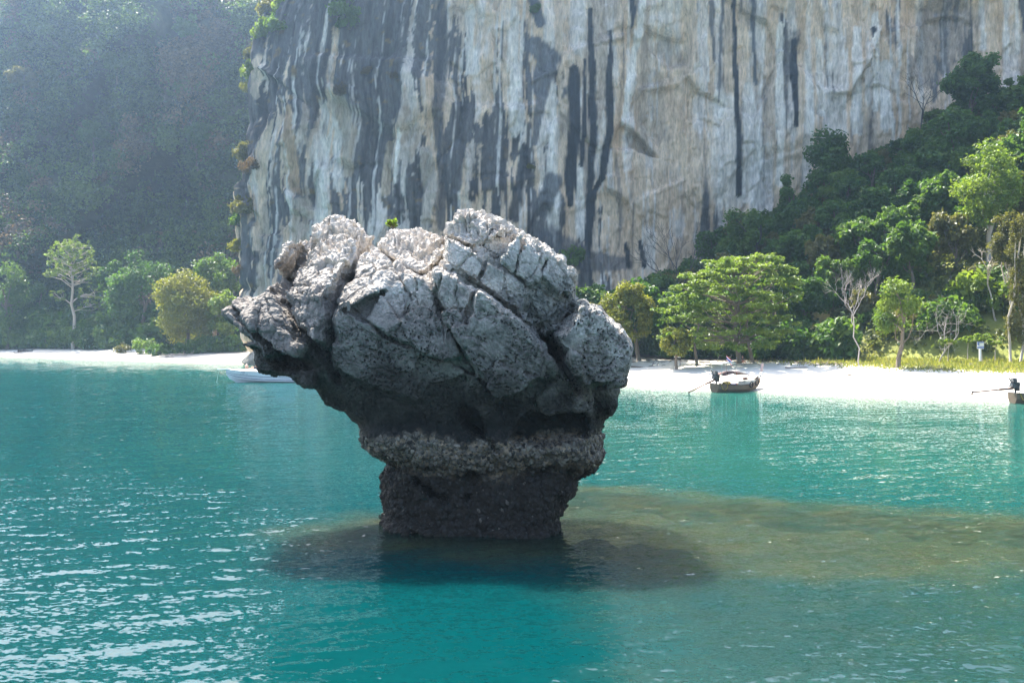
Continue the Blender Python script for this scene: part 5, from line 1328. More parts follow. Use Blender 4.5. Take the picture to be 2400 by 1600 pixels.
# ------------------------------------------------------------------ boulders at the cliff foot
def boulder(name, loc, size, rot, seed, label, tone=(0.36, 0.31, 0.25)):
    rng = np.random.RandomState(seed)
    n = 40; th = np.linspace(0, np.pi, n); ph = np.linspace(0, 2 * np.pi, 2 * n, endpoint=False)
    A, B = np.meshgrid(th, ph, indexing='ij')
    d = np.stack([np.sin(A) * np.cos(B), np.sin(A) * np.sin(B), np.cos(A)], -1).reshape(-1, 3)
    N = rng.normal(size=(13, 3)); N /= np.linalg.norm(N, axis=1)[:, None]; h = rng.uniform(0.55, 0.95, 13)
    dots = d @ N.T
    r = np.min(np.where(dots > 0.05, h / np.maximum(dots, 0.05), 9), axis=1); r = np.minimum(r, 1.1)
    p = d * r[:, None]; p += d * (0.03 * fbm(p * 4, 4, seed))[:, None]
    p = p * np.array(size)
    c = np.array(tone) * (0.8 + 0.4 * np.clip(fbm(p * 0.7, 3, seed + 1) + 0.5, 0, 1))[:, None]
    m = 2 * n
    f = np.array([[i * m + k, (i + 1) * m + k, (i + 1) * m + (k + 1) % m, i * m + (k + 1) % m] for i in range(n - 1) for k in range(m)])
    o = link(name, build_mesh(name, p, f, True, None, {'stain_tone': c}), BOULDER, None, loc, rot)
    return tag(o, label, 'boulder')
BOULDER = rock_like('boulder_stone', 'stain_tone', 2.0, 0.08)
def sand_at(u, d): return site(u, d)
b_ = sand_at(585, 208); boulder('boulder', (b_[0], 209, b_[2] + 1.0), (3.3, 2.2, 1.35), (0.1, -0.52, 0.2), 3, 'long tilted slab of rock leaning at the foot of the cliff')
b_ = sand_at(603, 205); boulder('boulder', (b_[0], 205.5, b_[2] + 0.45), (1.9, 1.4, 0.85), (0, 0.1, 0.4), 4, 'low pale boulder in front of the tilted slab')
b_ = sand_at(628, 207); boulder('boulder', (b_[0], 207, b_[2] + 0.9), (2.3, 1.8, 1.5), (0.2, 0.2, 1.0), 5, 'rounded boulder beside the tilted slab next to the big rock')
# ------------------------------------------------------------------ driftwood, red hull on the sand
def log(u, d, length, rad, rz, label, mat, name='driftwood', branch=True, seed=0, dz=0.0):
    rng = np.random.RandomState(seed); mb = MB()
    mb.tube(bend_path(rng, (-length / 2, 0, rad * 0.6), (length / 2, 0, rad * 0.9), 7, 0.03), np.linspace(rad, rad * 0.45, 7), 7)
    if branch:
        for k in range(3):
            x0 = rng.uniform(-0.2, 0.5) * length; mb.tube(bend_path(rng, (x0, 0, rad), (x0 + rng.uniform(0.3, 1.0), rng.uniform(-.8, .8), rng.uniform(0.4, 1.3)), 4, 0.1), np.linspace(rad * 0.4, rad * 0.12, 4), 5)
    p = site(u, d); o = mb.build(name, mat, None, True, (p[0], p[1], p[2] + dz), (0, 0, rz)); return tag(o, label, 'driftwood')
log(58, 288, 3.6, 0.34, 0.25, 'dark stump of driftwood at the left end of the beach', DARKBARK, seed=1)
log(45, 286, 3.0, 0.14, 0.1, 'thin dark driftwood branch beside the stump on the left beach', BARK, seed=2)
log(96, 274, 2.2, 0.10, -0.1, 'small dark stick low on the left sand', BARK, seed=3, branch=False)
log(285, 250, 3.4, 0.12, 0.5, 'bare twiggy branch lying on the sand below the thin shrub', DEADBARK, seed=4)
log(405, 240, 4.6, 0.22, 0.05, 'pale driftwood log below the round yellow-green tree', PALEBARK, seed=5)
log(425, 242, 3.8, 0.18, -0.1, 'second pale driftwood log just behind the first', PALEBARK, seed=6)
log(382, 238, 3.2, 0.14, 0.2, 'thin driftwood branch left of the pale logs', DEADBARK, seed=7)
log(1640, 143, 4.0, 0.12, 0.05, 'grey driftwood lying along the tree roots behind the wooden boat', DEADBARK, seed=8)
log(1850, 132, 5.0, 0.13, 0.1, 'fallen grey branch on the sand left of the white trunk', DEADBARK, seed=9)
log(1962, 123, 2.6, 0.10, 0.7, 'short pale branch at the foot of the white trunk', PALEBARK, seed=10)
log(1480, 143, 3.5, 0.11, -0.1, 'dark driftwood under the yellowish tree beside the rock', BARK, seed=11)
mb = MB(); xs = np.linspace(-1.6, 1.6, 9)
rings = [[(x, 0.32 * math.sqrt(max(0.02, 1 - (x / 1.65) ** 2)) * math.cos(a), 0.16 + 0.05 * (abs(x) / 1.6) ** 3 + 0.16 * math.sqrt(max(0.03, 1 - (x / 1.65) ** 2)) * math.sin(a)) for a in np.arange(0, 6.28, 0.63)] for x in xs]
mb.loft(rings); p = site(459, 246)
tag(mb.build('kayak', simple('red_plastic', (0.42, 0.06, 0.05), 0.45), None, True, p, (0, 0, 0.15)), 'small red hull lying on the sand right of the driftwood logs', 'kayak')
# litter of twigs along the top of the sand
rl = np.random.RandomState(31); mb = MB()
lx_ = np.where(np.arange(520) % 2, rl.uniform(-120, -52, 520), rl.uniform(10, 62, 520)); ly_ = shore(lx_) + rl.normal(33, 3.5, 520); lz_ = ground_z(lx_, ly_)
for x_, y_, z_ in zip(lx_, ly_, lz_):
    a = rl.uniform(0, 3.14); l_ = rl.uniform(0.2, 1.1)
    mb.tube([(x_ - l_ * math.cos(a), y_ - l_ * math.sin(a), z_ + 0.02), (x_, y_, z_ + rl.uniform(.03, .14)), (x_ + l_ * math.cos(a), y_ + l_ * math.sin(a), z_ + 0.02)], rl.uniform(0.02, 0.05), 4, cap=False)
tag(mb.build('beach_litter', BARK), 'twigs and leaf litter scattered along the top of the sand', None, None, 'stuff')

# ------------------------------------------------------------------ people (skin modifier bodies)
SKIN = simple('skin', (0.50, 0.30, 0.21), 0.55, 0, 0.06)
HAIR = simple('hair', (0.16, 0.10, 0.06), 0.6)
def body(joints, edges, radii, mat, name, parent=None, root=0, sub=2):
    me = bpy.data.meshes.new(name); me.from_pydata(joints, edges, []); me.update()
    o = bpy.data.objects.new(name, me); COL.objects.link(o)
    if parent: o.parent = parent
    sk = o.modifiers.new('skin', 'SKIN'); sk.use_smooth_shade = True
    for i, r in enumerate(radii): me.skin_vertices[0].data[i].radius = (r, r)
    me.skin_vertices[0].data[root].use_root = True
    ss = o.modifiers.new('subdivision', 'SUBSURF'); ss.levels = sub; ss.render_levels = sub
    me.materials.append(mat)
    return o
def person(loc, rz, pose, label, shorts, hair=HAIR, top=None, s=1.0):
    """pose: dict of joint positions, metres, pelvis at origin; x is forward"""
    root = bpy.data.objects.new('person', None); COL.objects.link(root); root.location = loc; root.rotation_euler = (0, 0, rz); root.scale = (s, s, s)
    names = ['pelvis', 'belly', 'chest', 'neck', 'head', 'crown', 'lsh', 'lel', 'lwr', 'lhand', 'rsh', 'rel', 'rwr', 'rhand', 'lhip', 'lkn', 'lan', 'ltoe', 'rhip', 'rkn', 'ran', 'rtoe']
    rad = dict(pelvis=.13, belly=.12, chest=.14, neck=.055, head=.10, crown=.08, lsh=.065, lel=.045, lwr=.033, lhand=.03, rsh=.065, rel=.045, rwr=.033, rhand=.03, lhip=.09, lkn=.06, lan=.04, ltoe=.035, rhip=.09, rkn=.06, ran=.04, rtoe=.035)
    E = [('pelvis', 'belly'), ('belly', 'chest'), ('chest', 'neck'), ('neck', 'head'), ('head', 'crown'), ('chest', 'lsh'), ('lsh', 'lel'), ('lel', 'lwr'), ('lwr', 'lhand'), ('chest', 'rsh'), ('rsh', 'rel'), ('rel', 'rwr'), ('rwr', 'rhand'), ('pelvis', 'lhip'), ('lhip', 'lkn'), ('lkn', 'lan'), ('lan', 'ltoe'), ('pelvis', 'rhip'), ('rhip', 'rkn'), ('rkn', 'ran'), ('ran', 'rtoe')]
    ix = {n: i for i, n in enumerate(names)}
    body([pose[n] for n in names], [(ix[a], ix[b]) for a, b in E], [rad[n] for n in names], SKIN, 'body', root)
    # fingers: short chains at each hand
    for hnd, wr in (('lhand', 'lwr'), ('rhand', 'rwr')):
        h, w = np.array(pose[hnd]), np.array(pose[wr]); d = h - w; d /= np.linalg.norm(d); sd = np.cross(d, (0, 0, 1.0)); sd = sd / (np.linalg.norm(sd) + 1e-6)
        J, Ed, Rr = [tuple(h)], [], [0.02]
        for k, (off, ln) in enumerate(((-.03, .07), (-.01, .085), (.01, .08), (.03, .065), (.045, .04))):
            J += [tuple(h + sd * off + d * ln * .5), tuple(h + sd * off * 1.3 + d * ln - np.array([0, 0, .015]))]; Ed += [(0, 1 + 2 * k), (1 + 2 * k, 2 + 2 * k)]; Rr += [0.010, 0.008]
        body(J, Ed, Rr, SKIN, 'hand', root, 0, 1)
    hd = np.array(pose['head']); cr = np.array(pose['crown']); up = cr - hd
    body([tuple(hd + up * 0.4 - np.array([0.03, 0, 0])), tuple(cr + up * 0.15)], [(0, 1)], [0.105, 0.085], hair, 'hair', root, 0, 2)
    body([pose['pelvis'], pose['lhip'], tuple((np.array(pose['lhip']) * .5 + np.array(pose['lkn']) * .5)), pose['rhip'], tuple((np.array(pose['rhip']) * .5 + np.array(pose['rkn']) * .5))], [(0, 1), (1, 2), (0, 3), (3, 4)], [.145, .105, .088, .105, .088], shorts, 'shorts', root, 0, 2)
    if top is not None:
        body([pose['belly'], pose['chest'], pose['lsh'], tuple((np.array(pose['lsh']) + np.array(pose['lel'])) / 2), pose['rsh'], tuple((np.array(pose['rsh']) + np.array(pose['rel'])) / 2)], [(0, 1), (1, 2), (2, 3), (1, 4), (4, 5)], [.14, .155, .085, .065, .085, .065], top, 'shirt', root, 1, 2)
    return tag(root, label, 'person')
SIT = dict(pelvis=(0, 0, .12), belly=(-.05, 0, .30), chest=(-.10, 0, .50), neck=(-.10, 0, .66), head=(-.07, 0, .78), crown=(-.06, 0, .88), lsh=(-.11, .18, .58), lel=(-.26, .24, .34), lwr=(-.38, .25, .12), lhand=(-.44, .26, .06), rsh=(-.11, -.18, .58), rel=(-.26, -.24, .34), rwr=(-.38, -.25, .12), rhand=(-.44, -.26, .06), lhip=(.02, .10, .12), lkn=(.40, .14, .36), lan=(.58, .14, .06), ltoe=(.74, .14, .04), rhip=(.02, -.10, .12), rkn=(.44, -.13, .14), ran=(.84, -.13, .08), rtoe=(.92, -.13, .18))
CURL = dict(pelvis=(0, 0, .12), belly=(.02, 0, .28), chest=(.10, 0, .44), neck=(.20, 0, .54), head=(.30, 0, .60), crown=(.38, 0, .66), lsh=(.12, .17, .48), lel=(.30, .20, .34), lwr=(.46, .14, .30), lhand=(.53, .10, .28), rsh=(.12, -.17, .48), rel=(.30, -.20, .34), rwr=(.46, -.14, .30), rhand=(.53, -.10, .28), lhip=(.02, .10, .12), lkn=(.36, .12, .42), lan=(.44, .12, .06), ltoe=(.60, .12, .04), rhip=(.02, -.10, .12), rkn=(.36, -.12, .42), ran=(.44, -.12, .06), rtoe=(.60, -.12, .04))

# ------------------------------------------------------------------ white speedboat
WHITE = simple('white_gelcoat', (0.88, 0.88, 0.88), 0.25, 0, 0.03)
NAVY = simple('blue_grey_stripe', (0.09, 0.12, 0.20), 0.4)
GREYM = simple('grey_mark', (0.45, 0.48, 0.52), 0.5)
CHROME = simple('steel', (0.6, 0.6, 0.6), 0.3, 0.9)
GLASSD = simple('dark_window', (0.03, 0.04, 0.05), 0.1)
def speedboat():
    root = bpy.data.objects.new('speedboat', None); COL.objects.link(root)
    p0 = at(636, 878, 134.0); root.location = (p0[0], 134.0, 0); root.rotation_euler = (0, 0, math.radians(180 + 4))
    X = np.array([-5.6, -3.5, -1.0, 1.5, 3.5, 4.9, 5.7, 6.1])
    bm = np.array([1.35, 1.45, 1.48, 1.40, 1.15, 0.75, 0.35, 0.06]); ch = np.array([1.2, 1.28, 1.28, 1.12, 0.75, 0.38, 0.14, 0.03])
    sheer = np.array([1.15, 1.18, 1.24, 1.32, 1.42, 1.50, 1.56, 1.58]); chz = np.array([0.12, 0.12, 0.14, 0.22, 0.38, 0.62, 0.88, 1.1]); keel = np.array([-.35, -.38, -.40, -.38, -.28, -.02, 0.42, 0.95])
    def hull_pt(k, f): return np.array([X[k], ch[k] + (bm[k] - ch[k]) * f, chz[k] + (sheer[k] - chz[k]) * f])
    rings = []
    for k in range(8):
        rings.append([(X[k], bm[k], sheer[k]), (X[k], (bm[k] * .6 + ch[k] * .4), (sheer[k] * .6 + chz[k] * .4)), (X[k], ch[k], chz[k]), (X[k], ch[k] * .5, (chz[k] + keel[k]) / 2), (X[k], 0, keel[k]), (X[k], -ch[k] * .5, (chz[k] + keel[k]) / 2), (X[k], -ch[k], chz[k]), (X[k], -(bm[k] * .6 + ch[k] * .4), (sheer[k] * .6 + chz[k] * .4)), (X[k], -bm[k], sheer[k])])
    hull = MB().loft(rings, closed=False, cap=False); hull.loft([[r[0], r[-1]] for r in rings], closed=False, cap=False)
    hull.add([r for r in rings[0]], [tuple(range(9))])
    h = hull.build('hull', WHITE, root, False)
    for side in (1, -1):
        def strip(f0, f1, mat, name, k0=0, k1=8, out=0.012):
            r = []
            for k in range(k0, k1):
                a, b = hull_pt(k, f0), hull_pt(k, f1); a[1] = (a[1] + out) * side; b[1] = (b[1] + out) * side; a2, b2 = a.copy(), b.copy(); a2[1] += 0.012 * side; b2[1] += 0.012 * side
                r.append([a, b, b2, a2])
            MB().loft(r).build(name, mat, h)
        strip(0.96, 1.0, GREYM, 'rub_rail', out=0.02); strip(0.40, 0.45, NAVY, 'stripe'); strip(0.10, 0.17, NAVY, 'stripe'); strip(-0.02, 0.02, WHITE, 'chine', out=0.03)
        # faint emblem and row of marks near the bow
        for x0, w_, zf, hh in ((3.9, 0.50, .80, .16), (4.25, .18, .60, .07), (3.9, .34, .60, .07), (3.45, .26, .60, .07)):
            k = np.interp(x0, X, np.arange(8)); yb = np.interp(x0, X, ch) + (np.interp(x0, X, bm) - np.interp(x0, X, ch)) * zf; zb = np.interp(x0, X, chz) + (np.interp(x0, X, sheer) - np.interp(x0, X, chz)) * zf
            MB().box((x0, (yb + 0.012) * side, zb), (w_, 0.02, hh), (side * -0.18, 0, side * -0.24)).build('hull_mark', GREYM, h)
    MB().box((6.35, 0, 1.60), (1.5, 0.55, 0.10)).build('bow_platform', WHITE, root)
    dk = MB(); dk.loft([[(1.2, -1.15, 1.33), (1.2, 1.15, 1.33), (1.2, 0.9, 1.62), (1.2, -0.9, 1.62)], [(3.4, -.85, 1.42), (3.4, .85, 1.42), (3.4, .6, 1.62), (3.4, -.6, 1.62)], [(5.0, -.35, 1.52), (5.0, .35, 1.52), (5.0, .2, 1.58), (5.0, -.2, 1.58)]]); dk.build('foredeck', WHITE, root)
    cb = MB(); cb.loft([[(-2.4, -1.2, 1.2), (-2.4, 1.2, 1.2), (-2.4, 1.0, 2.7), (-2.4, -1.0, 2.7)], [(-0.4, -1.2, 1.25), (-0.4, 1.2, 1.25), (-0.4, 1.0, 2.7), (-0.4, -1.0, 2.7)], [(1.4, -1.0, 1.34), (1.4, 1.0, 1.34), (1.2, .9, 1.7), (1.2, -.9, 1.7)]]); cb.build('cabin', WHITE, root)
    ws = MB(); ws.add([(1.20, -.80, 1.78), (1.20, .80, 1.78), (-.25, .86, 2.62), (-.25, -.86, 2.62), (1.23, -.80, 1.80), (1.23, .80, 1.80), (-.22, .86, 2.65), (-.22, -.86, 2.65)], [(0, 3, 2, 1), (4, 5, 6, 7), (0, 1, 5, 4), (1, 2, 6, 5), (2, 3, 7, 6), (3, 0, 4, 7)]); ws.build('windscreen', GLASSD, root)
    MB().box((-2.2, 0, 2.80), (3.4, 2.3, 0.08)).build('roof', WHITE, root)
    rl_ = MB()
    for y in (-0.22, 0.22): rl_.tube([(6.9, y * .6, 1.68), (6.9, y * .6, 2.0), (5.6, y * 1.6, 2.05), (5.4, y * 1.6, 1.6)], 0.02, 6)
    MB().tube([(6.95, 0, 1.58), (7.1, 0.05, 0.7), (7.25, 0.1, -0.3)], 0.018, 6).build('anchor_line', simple('rope', (0.55, 0.55, 0.42), 0.9), root, True)
    for y in (-0.5, 0.5): MB().box((-5.9, y, 0.9), (0.55, 0.35, 0.9), (0, 0.1, 0), 0.8).build('outboard_motor', NAVY, root)
    tag(root, 'white speedboat with two dark stripes moored behind the left side of the rock', 'speedboat')
    mw = Matrix.Translation(root.location) @ root.rotation_euler.to_matrix().to_4x4()
    q = mw @ Vector((2.55, 0.12, 1.60)); person(q, math.radians(184), SIT, 'person in dark shorts sitting upright on the speedboat foredeck', simple('dark_cloth', (0.02, 0.022, 0.04), 0.9))
    q = mw @ Vector((3.65, 0.05, 1.58)); person(q, math.radians(100), CURL, 'tanned person curled forward nearest the bow of the speedboat', simple('tan_cloth', (0.5, 0.28, 0.16), 0.9), s=0.92)
speedboat()

# ------------------------------------------------------------------ longtail boats
WOOD = simple('boat_wood', (0.16, 0.11, 0.07), 0.7, 0, 0.3, 2.5)
WOODD = simple('dark_boat_wood', (0.055, 0.035, 0.025), 0.75, 0, 0.3, 2.5)
IRON = simple('engine_iron', (0.045, 0.05, 0.05), 0.55, 0.3)
RUST = simple('rusty_pipe', (0.13, 0.06, 0.04), 0.7)
RUBBER = simple('tyre_rubber', (0.02, 0.02, 0.02), 0.8)
REDC = simple('red_cloth', (0.45, 0.03, 0.05), 0.8); WHITEC = simple('white_cloth', (0.75, 0.75, 0.75), 0.8); BLUEC = simple('blue_cloth', (0.05, 0.05, 0.28), 0.8)
CREAM = simple('cream_board', (0.62, 0.60, 0.50), 0.7); YELL = simple('yellow_drum', (0.60, 0.40, 0.06), 0.5); TARP = simple('dark_canopy', (0.09, 0.04, 0.035), 0.8)
def longtail(loc, rz, label, detail=True, tail_up=-0.30):
    root = bpy.data.objects.new('longtail_boat', None); COL.objects.link(root); root.location = loc; root.rotation_euler = (0, 0, rz)
    X = np.array([-3.5, -2.2, -0.4, 1.2, 2.4, 3.2, 3.65]); b = np.array([.62, .80, .90, .82, .58, .28, .07]); kz = np.array([-.12, -.20, -.24, -.20, -.02, .35, .80]); sz = np.array([.86, .72, .62, .68, .88, 1.18, 1.50])
    outer, inner = [], []
    for k in range(7):
        f = lambda y, z: (X[k], y, z)
        outer.append([f(b[k], sz[k]), f(b[k] * .93, kz[k] + (sz[k] - kz[k]) * .5), f(b[k] * .6, kz[k] + (sz[k] - kz[k]) * .12), f(0, kz[k]), f(-b[k] * .6, kz[k] + (sz[k] - kz[k]) * .12), f(-b[k] * .93, kz[k] + (sz[k] - kz[k]) * .5), f(-b[k], sz[k])])
        bi = max(b[k] - .07, .02); inner.append([f(bi, sz[k]), f(bi * .9, kz[k] + (sz[k] - kz[k]) * .55), f(bi * .5, kz[k] + .12), f(0, kz[k] + .10), f(-bi * .5, kz[k] + .12), f(-bi * .9, kz[k] + (sz[k] - kz[k]) * .55), f(-bi, sz[k])])
    hm = MB(); hm.loft(outer, closed=False, cap=False); hm.loft([r[::-1] for r in inner], closed=False, cap=False)
    hm.loft([[o_[0], i_[0]] for o_, i_ in zip(outer, inner)], closed=False, cap=False); hm.loft([[i_[-1], o_[-1]] for o_, i_ in zip(outer, inner)], closed=False, cap=False)
    hm.add(outer[0], [tuple(range(7))]); h = hm.build('hull', WOOD, root)
    for s_ in (1, -1):
        MB().tube([(X[k], s_ * (b[k] + .02), sz[k] + .02) for k in range(7)], 0.045, 6).build('gunwale', WOODD, h, True)
    for x_ in (-2.0, -0.6, 0.6, 1.8): MB().box((x_, 0, .48), (.22, 1.45 - .25 * abs(x_ > 1), .05)).build('thwart', WOODD, h)
    pr = MB(); pr.loft([[(3.45, -.07, 1.25), (3.45, .07, 1.25), (3.75, .07, 1.35), (3.75, -.07, 1.35)], [(3.72, -.06, 1.9), (3.72, .06, 1.9), (3.98, .06, 1.9), (3.98, -.06, 1.9)]]); pr.build('prow_post', WHITEC, root)
    MB().loft([[(3.70, -.055, 1.905), (3.70, .055, 1.905), (3.99, .055, 1.905), (3.99, -.055, 1.905)], [(3.86, -.05, 2.75), (3.86, .05, 2.75), (4.20, .05, 2.75), (4.20, -.05, 2.75)]]).build('prow_tip', simple('grey_pink_wood', (0.30, 0.24, 0.25), 0.8), root)
    MB().tube([(3.66, .0, 1.2), (3.72, .03, .6), (3.70, 0, -.1)], 0.03, 5).build('mooring_rope', RUST, root, True)
    # engine on its pivot with the long shaft
    e = MB(); e.box((-3.25, 0, 1.55), (.75, .50, .55), (0, .25, 0), .85); e.box((-3.35, 0, 1.95), (.50, .42, .36), (0, .25, 0), .7); e.box((-3.0, .05, 1.25), (.35, .30, .45)); e.tube([(-3.5, .2, 1.9), (-3.7, .25, 2.2)], .06, 8); e.tube([(-2.95, -.2, 1.5), (-3.6, -.24, 1.85)], .07, 8); eng = e.build('engine', IRON, root)
    MB().tube([(-3.2, 0, .80), (-3.2, 0, 1.3)], .09, 8).build('engine_pivot', IRON, eng, True)
    MB().tube([(-2.9, 0, 1.50), (-1.9, .1, 1.62)], .03, 6).build('tiller', RUST, eng, True)
    zt = 1.25; tl = 3.9; ex, ez = -3.5 - tl * math.cos(tail_up), zt + tl * math.sin(tail_up)
    sh_ = MB().tube([(-3.4, 0, zt), (-3.5 - tl * .32 * math.cos(tail_up), 0, zt + tl * .32 * math.sin(tail_up))], .10, 8).tube([(-3.5 - tl * .3 * math.cos(tail_up), 0, zt + tl * .3 * math.sin(tail_up)), (ex, 0, ez)], .065, 8).build('tail_shaft', RUST, root, True)
    pp = MB()
    for k in range(3):
        a = k * 2.094 + .4; pp.loft([[(ex - .02, .03 * math.cos(a + 1.57), ez + .03 * math.sin(a + 1.57)), (ex + .04, -.03 * math.cos(a + 1.57), ez - .03 * math.sin(a + 1.57)), (ex + .06, -.02 * math.cos(a + 1.57), ez), (ex, .02, ez + .02)], [(ex - .06, .20 * math.cos(a) + .06, ez + .20 * math.sin(a)), (ex + .05, .20 * math.cos(a) - .06, ez + .20 * math.sin(a)), (ex + .07, .21 * math.cos(a) - .05, ez + .21 * math.sin(a)), (ex - .04, .21 * math.cos(a) + .07, ez + .21 * math.sin(a))]])
    pp.tube([(ex + .1, 0, ez - .12), (ex - .15, 0, ez - .26)], .03, 6); pp.build('propeller', RUST, sh_)
    # coil of yellow hose at the stern
    MB().tube([(-3.3, -.66, .95), (-3.0, -.72, .3), (-2.7, -.74, .18), (-2.4, -.82, .5), (-2.45, -.80, .9)], .03, 6).build('hose', YELL, root, True)
    if detail:
        rf = MB(); rp = [[(x_, y_, 1.78 + .30 * math.cos((x_ + 1.0) * .85) - .10 * (y_ / .85) ** 2) for y_ in np.linspace(-.85, .85, 5)] for x_ in np.linspace(-2.9, 1.0, 9)]
        rf.loft([r + [(q[0], q[1], q[2] - .05) for q in reversed(r)] for r in rp]); rf.build('roof', TARP, root)
        for x_ in (-2.3, -.9):
            for y_ in (-.72, .72): MB().tube([(x_, y_, .6), (x_, y_, 1.98 if x_ < -1.5 else 2.02)], .035, 6).build('roof_post', REDC if x_ > -1 else WOODD, root, True)
        fr_ = MB(); fp = [(-3.1, 2.75), (-2.9, 2.86), (-2.0, 2.92), (-1.0, 2.85)]
        for y_ in (-.6, .6): fr_.tube([(x_, y_, z_) for x_, z_ in fp], .035, 6); fr_.tube([(-3.1, y_, 2.78), (-2.95, y_, .9)], .03, 6); fr_.tube([(-1.0, y_, 2.85), (-.95, y_, .7)], .03, 6)
        fr_.build('canopy_frame', CREAM, root, True)
        MB().loft([[(x_, -.62, z_ + .05), (x_, .62, z_ + .05), (x_, .62, z_ + .10), (x_, -.62, z_ + .10)] for x_, z_ in fp]).build('canopy', WHITEC, root)
        MB().tube([(-.95, .6, 2.0), (-.95, .6, 3.75)], .025, 6).build('flag_pole', WOODD, root, True)
        fl_, zf = None, 0
        flag = bpy.data.objects.new('flag', None); COL.objects.link(flag); flag.parent = root; flag.location = (-.95, .6, 0)
        for k, (z0, z1, m) in enumerate(((0, 1, REDC), (1, 2, WHITEC), (2, 4, BLUEC), (4, 5, WHITEC), (5, 6, REDC))):
            f_ = MB(); r = []
            for x_ in np.linspace(0.03, .85, 7):
                w_ = .06 * math.sin(x_ * 7); dz_ = -.75 * x_
                r.append([(x_, w_, 3.72 + dz_ - z0 * .095), (x_, w_, 3.72 + dz_ - z1 * .095), (x_, w_ + .006, 3.72 + dz_ - z1 * .095), (x_, w_ + .006, 3.72 + dz_ - z0 * .095)])
            f_.loft(r); f_.build('stripe', m, flag)
        for x_ in (1.15, 2.30):
            y_ = -np.interp(x_, X, b) - .10; z_ = np.interp(x_, X, sz) - .02
            t_ = MB().torus((0, 0, 0), .28, .07).build('tyre', RUBBER, root, True, (x_, y_, z_), (0.1, 0, .12))
        mw = Matrix.Translation(root.location) @ root.rotation_euler.to_matrix().to_4x4()
        def rest(name, mb_, mat, xyz, label_, cat, rot=0.0, smooth_shade=False):
            o = mb_.build(name, mat, None, smooth_shade, mw @ Vector(xyz), (0, 0, rz + rot)); tag(o, label_, cat)
        rest('cargo_board', MB().box((0, 0, 0.25), (1.75, 1.0, .50), (0, -.08, 0), .95), CREAM, (1.55, 0, .58), 'cream box standing in the bow half of the wooden boat', 'box')
        rest('canvas_bundle', MB().loft([[(-.45, .2 * math.cos(a) * s1, .18 + .16 * math.sin(a) * s1) for a in np.arange(0, 6.28, .8)] if False else [(x_, .24 * s1 * math.cos(a), .16 + .15 * s1 * math.sin(a)) for a in np.arange(0, 6.28, .8)] for x_, s1 in ((-.4, .5), (-.2, 1), (.15, .9), (.4, .45))]), TARP, (1.3, 0, 1.08), 'dark bundle lying on top of the cream box in the boat', 'bundle')
        dr = MB().tube([(-.45, 0, .26), (-.42, 0, .26), (.42, 0, .26), (.45, 0, .26)], [.22, .25, .25, .22], 14); rest('drum', dr, YELL, (-1.75, -.1, .52), 'yellow drum lying under the roof of the wooden boat', 'drum', smooth_shade=True)
        rest('tarpaulin', MB().loft([[(x_, .45 * s1 * math.cos(a), .16 + .15 * s1 * math.sin(a)) for a in np.arange(0, 6.28, .8)] for x_, s1 in ((-.5, .5), (-.2, 1), (.2, .85), (.5, .4))]), BLUEC, (-1.1, -.35, .52), 'folded blue sheet beside the yellow drum in the boat', 'sheet')
    return tag(root, label, 'longtail boat')
pA = at(1694, 895, 113.0)
longtail((pA[0], 113.2, 0.02), math.radians(38), 'brown wooden longtail boat with roof and striped flag at the water edge')
pB = at(2352, 920, 93.5)
longtail((pB[0] + 2.6, 94.6, 0.02), math.radians(12), 'dark longtail boat cut off by the right edge with its shaft raised', False, math.radians(-4.5))

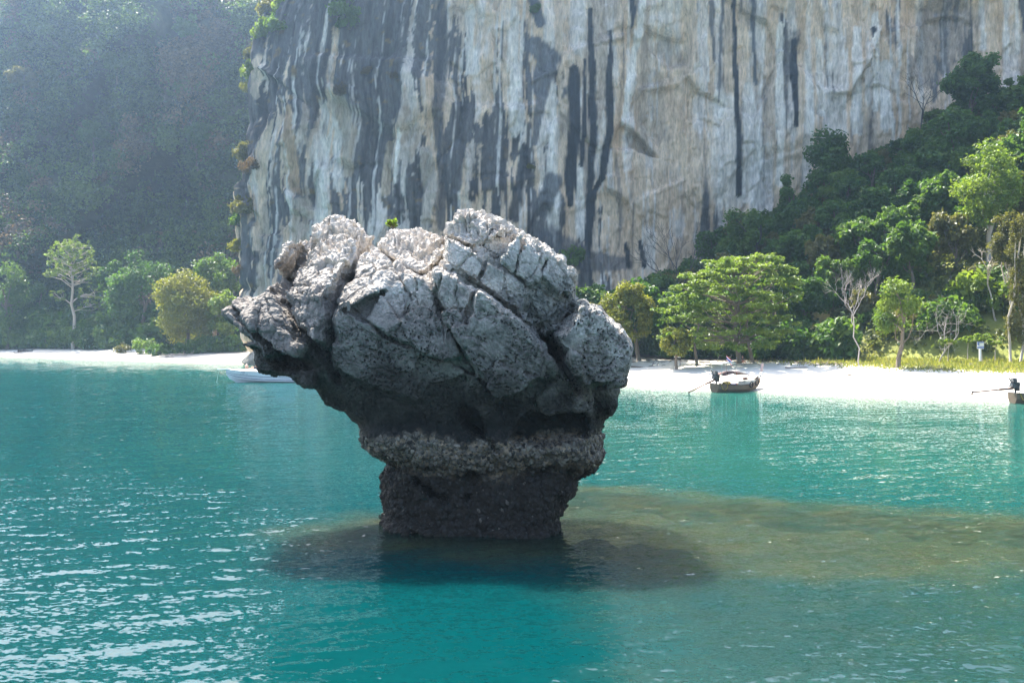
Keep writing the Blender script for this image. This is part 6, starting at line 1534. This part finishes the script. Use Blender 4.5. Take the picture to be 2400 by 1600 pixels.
# ------------------------------------------------------------------ signs and the sitting person
def sign(u, d, hp, bw, bh, label, kind):
    root = bpy.data.objects.new('sign', None); COL.objects.link(root); p = site(u, d); root.location = p
    if kind == 'blue':
        MB().box((0, 0, hp / 2), (.20, .20, hp)).build('post', WHITE, root); MB().box((0, 0, .06), (.30, .30, .22)).build('footing', IRON, root)
        bd = MB().box((0, -.13, hp + bh * .38), (bw, .05, bh)).build('board', WHITEC, root)
        z0 = hp + bh * .38
        MB().box((0, -.160, z0 + bh * .40), (bw * .98, .008, bh * .16)).build('blue_panel', SIGNB, bd); MB().box((-bw * .33, -.160, z0 + bh * .14), (bw * .30, .008, bh * .32)).build('blue_panel', SIGNB, bd); MB().box((0, -.160, z0 - bh * .30), (bw * .98, .008, bh * .30)).build('blue_panel', SIGNB, bd); MB().box((0, -.168, z0 - bh * .30), (bw * .8, .006, bh * .05)).build('white_line', WHITEC, bd)
    else:
        for x_ in (-bw * .4, bw * .4): MB().box((x_, .04, hp / 2), (.07, .07, hp)).build('post', WOODD, root)
        bd = MB().box((0, -.03, hp), (bw, .05, bh)).build('board', WHITEC, root)
        for k in range(4): MB().box((.05 * (k % 2), -.062, hp + bh * (.34 - .22 * k)), (bw * .8, .008, bh * .09)).build('dark_line', RUBBER, bd)
    return tag(root, label, 'sign')
SIGNB = simple('sign_blue', (0.10, 0.16, 0.42), 0.5)
sign(2251, 129, 1.75, .80, .85, 'blue and white sign on a white post standing in the grass', 'blue')
sign(1556, 141, 1.5, .85, .8, 'white notice board with dark lines under the low yellow-green tree', 'white')
person(site(1706, 140), math.radians(-80), SIT, 'person in dark clothes and red sitting under the layered tree', simple('red_shorts', (0.45, 0.04, 0.04), 0.9), HAIR, simple('dark_shirt', (0.02, 0.03, 0.04), 0.9))

# ------------------------------------------------------------------ haze
hz = MB().box((0, 20, 62), (1010, 890, 148)).build('haze')
m, nt, N, L = new_mat('haze')
out = nd(nt, 'ShaderNodeOutputMaterial'); pv = nd(nt, 'ShaderNodeVolumePrincipled')
pv.inputs['Color'].default_value = (0.50, 0.72, 1.0, 1); pv.inputs['Density'].default_value = 0.00027; pv.inputs['Anisotropy'].default_value = 0.8
L.new(pv.outputs[0], out.inputs['Volume'])
hz.data.materials.append(m)
tag(hz, None, None, None, 'stuff')

# ------------------------------------------------------------------ tell look-alike neighbours apart by their order from left to right
_same = {}
for o in scene.objects:
    if o.parent is None and 'category' in o and 'label' in o: _same.setdefault(o['label'], []).append(o)
_num = ['two', 'three', 'four', 'five', 'six', 'seven', 'eight', 'nine', 'ten']
_ord = ['leftmost', 'second', 'third', 'fourth', 'fifth', 'sixth', 'seventh', 'eighth', 'ninth', 'tenth']
for lab, obs in _same.items():
    n = len(obs)
    if n < 2 or n > 10: continue
    obs.sort(key=lambda o: o.location.x / max(o.location.y, 1))
    for i, o in enumerate(obs):
        w = ('left' if i == 0 else 'right') if n == 2 else ('left', 'middle', 'right')[i] if n == 3 else 'rightmost' if i == n - 1 else _ord[i]
        t = lab + ', ' + w + ' of ' + _num[n - 2]
        if len(t.split()) <= 16: o['label'] = t
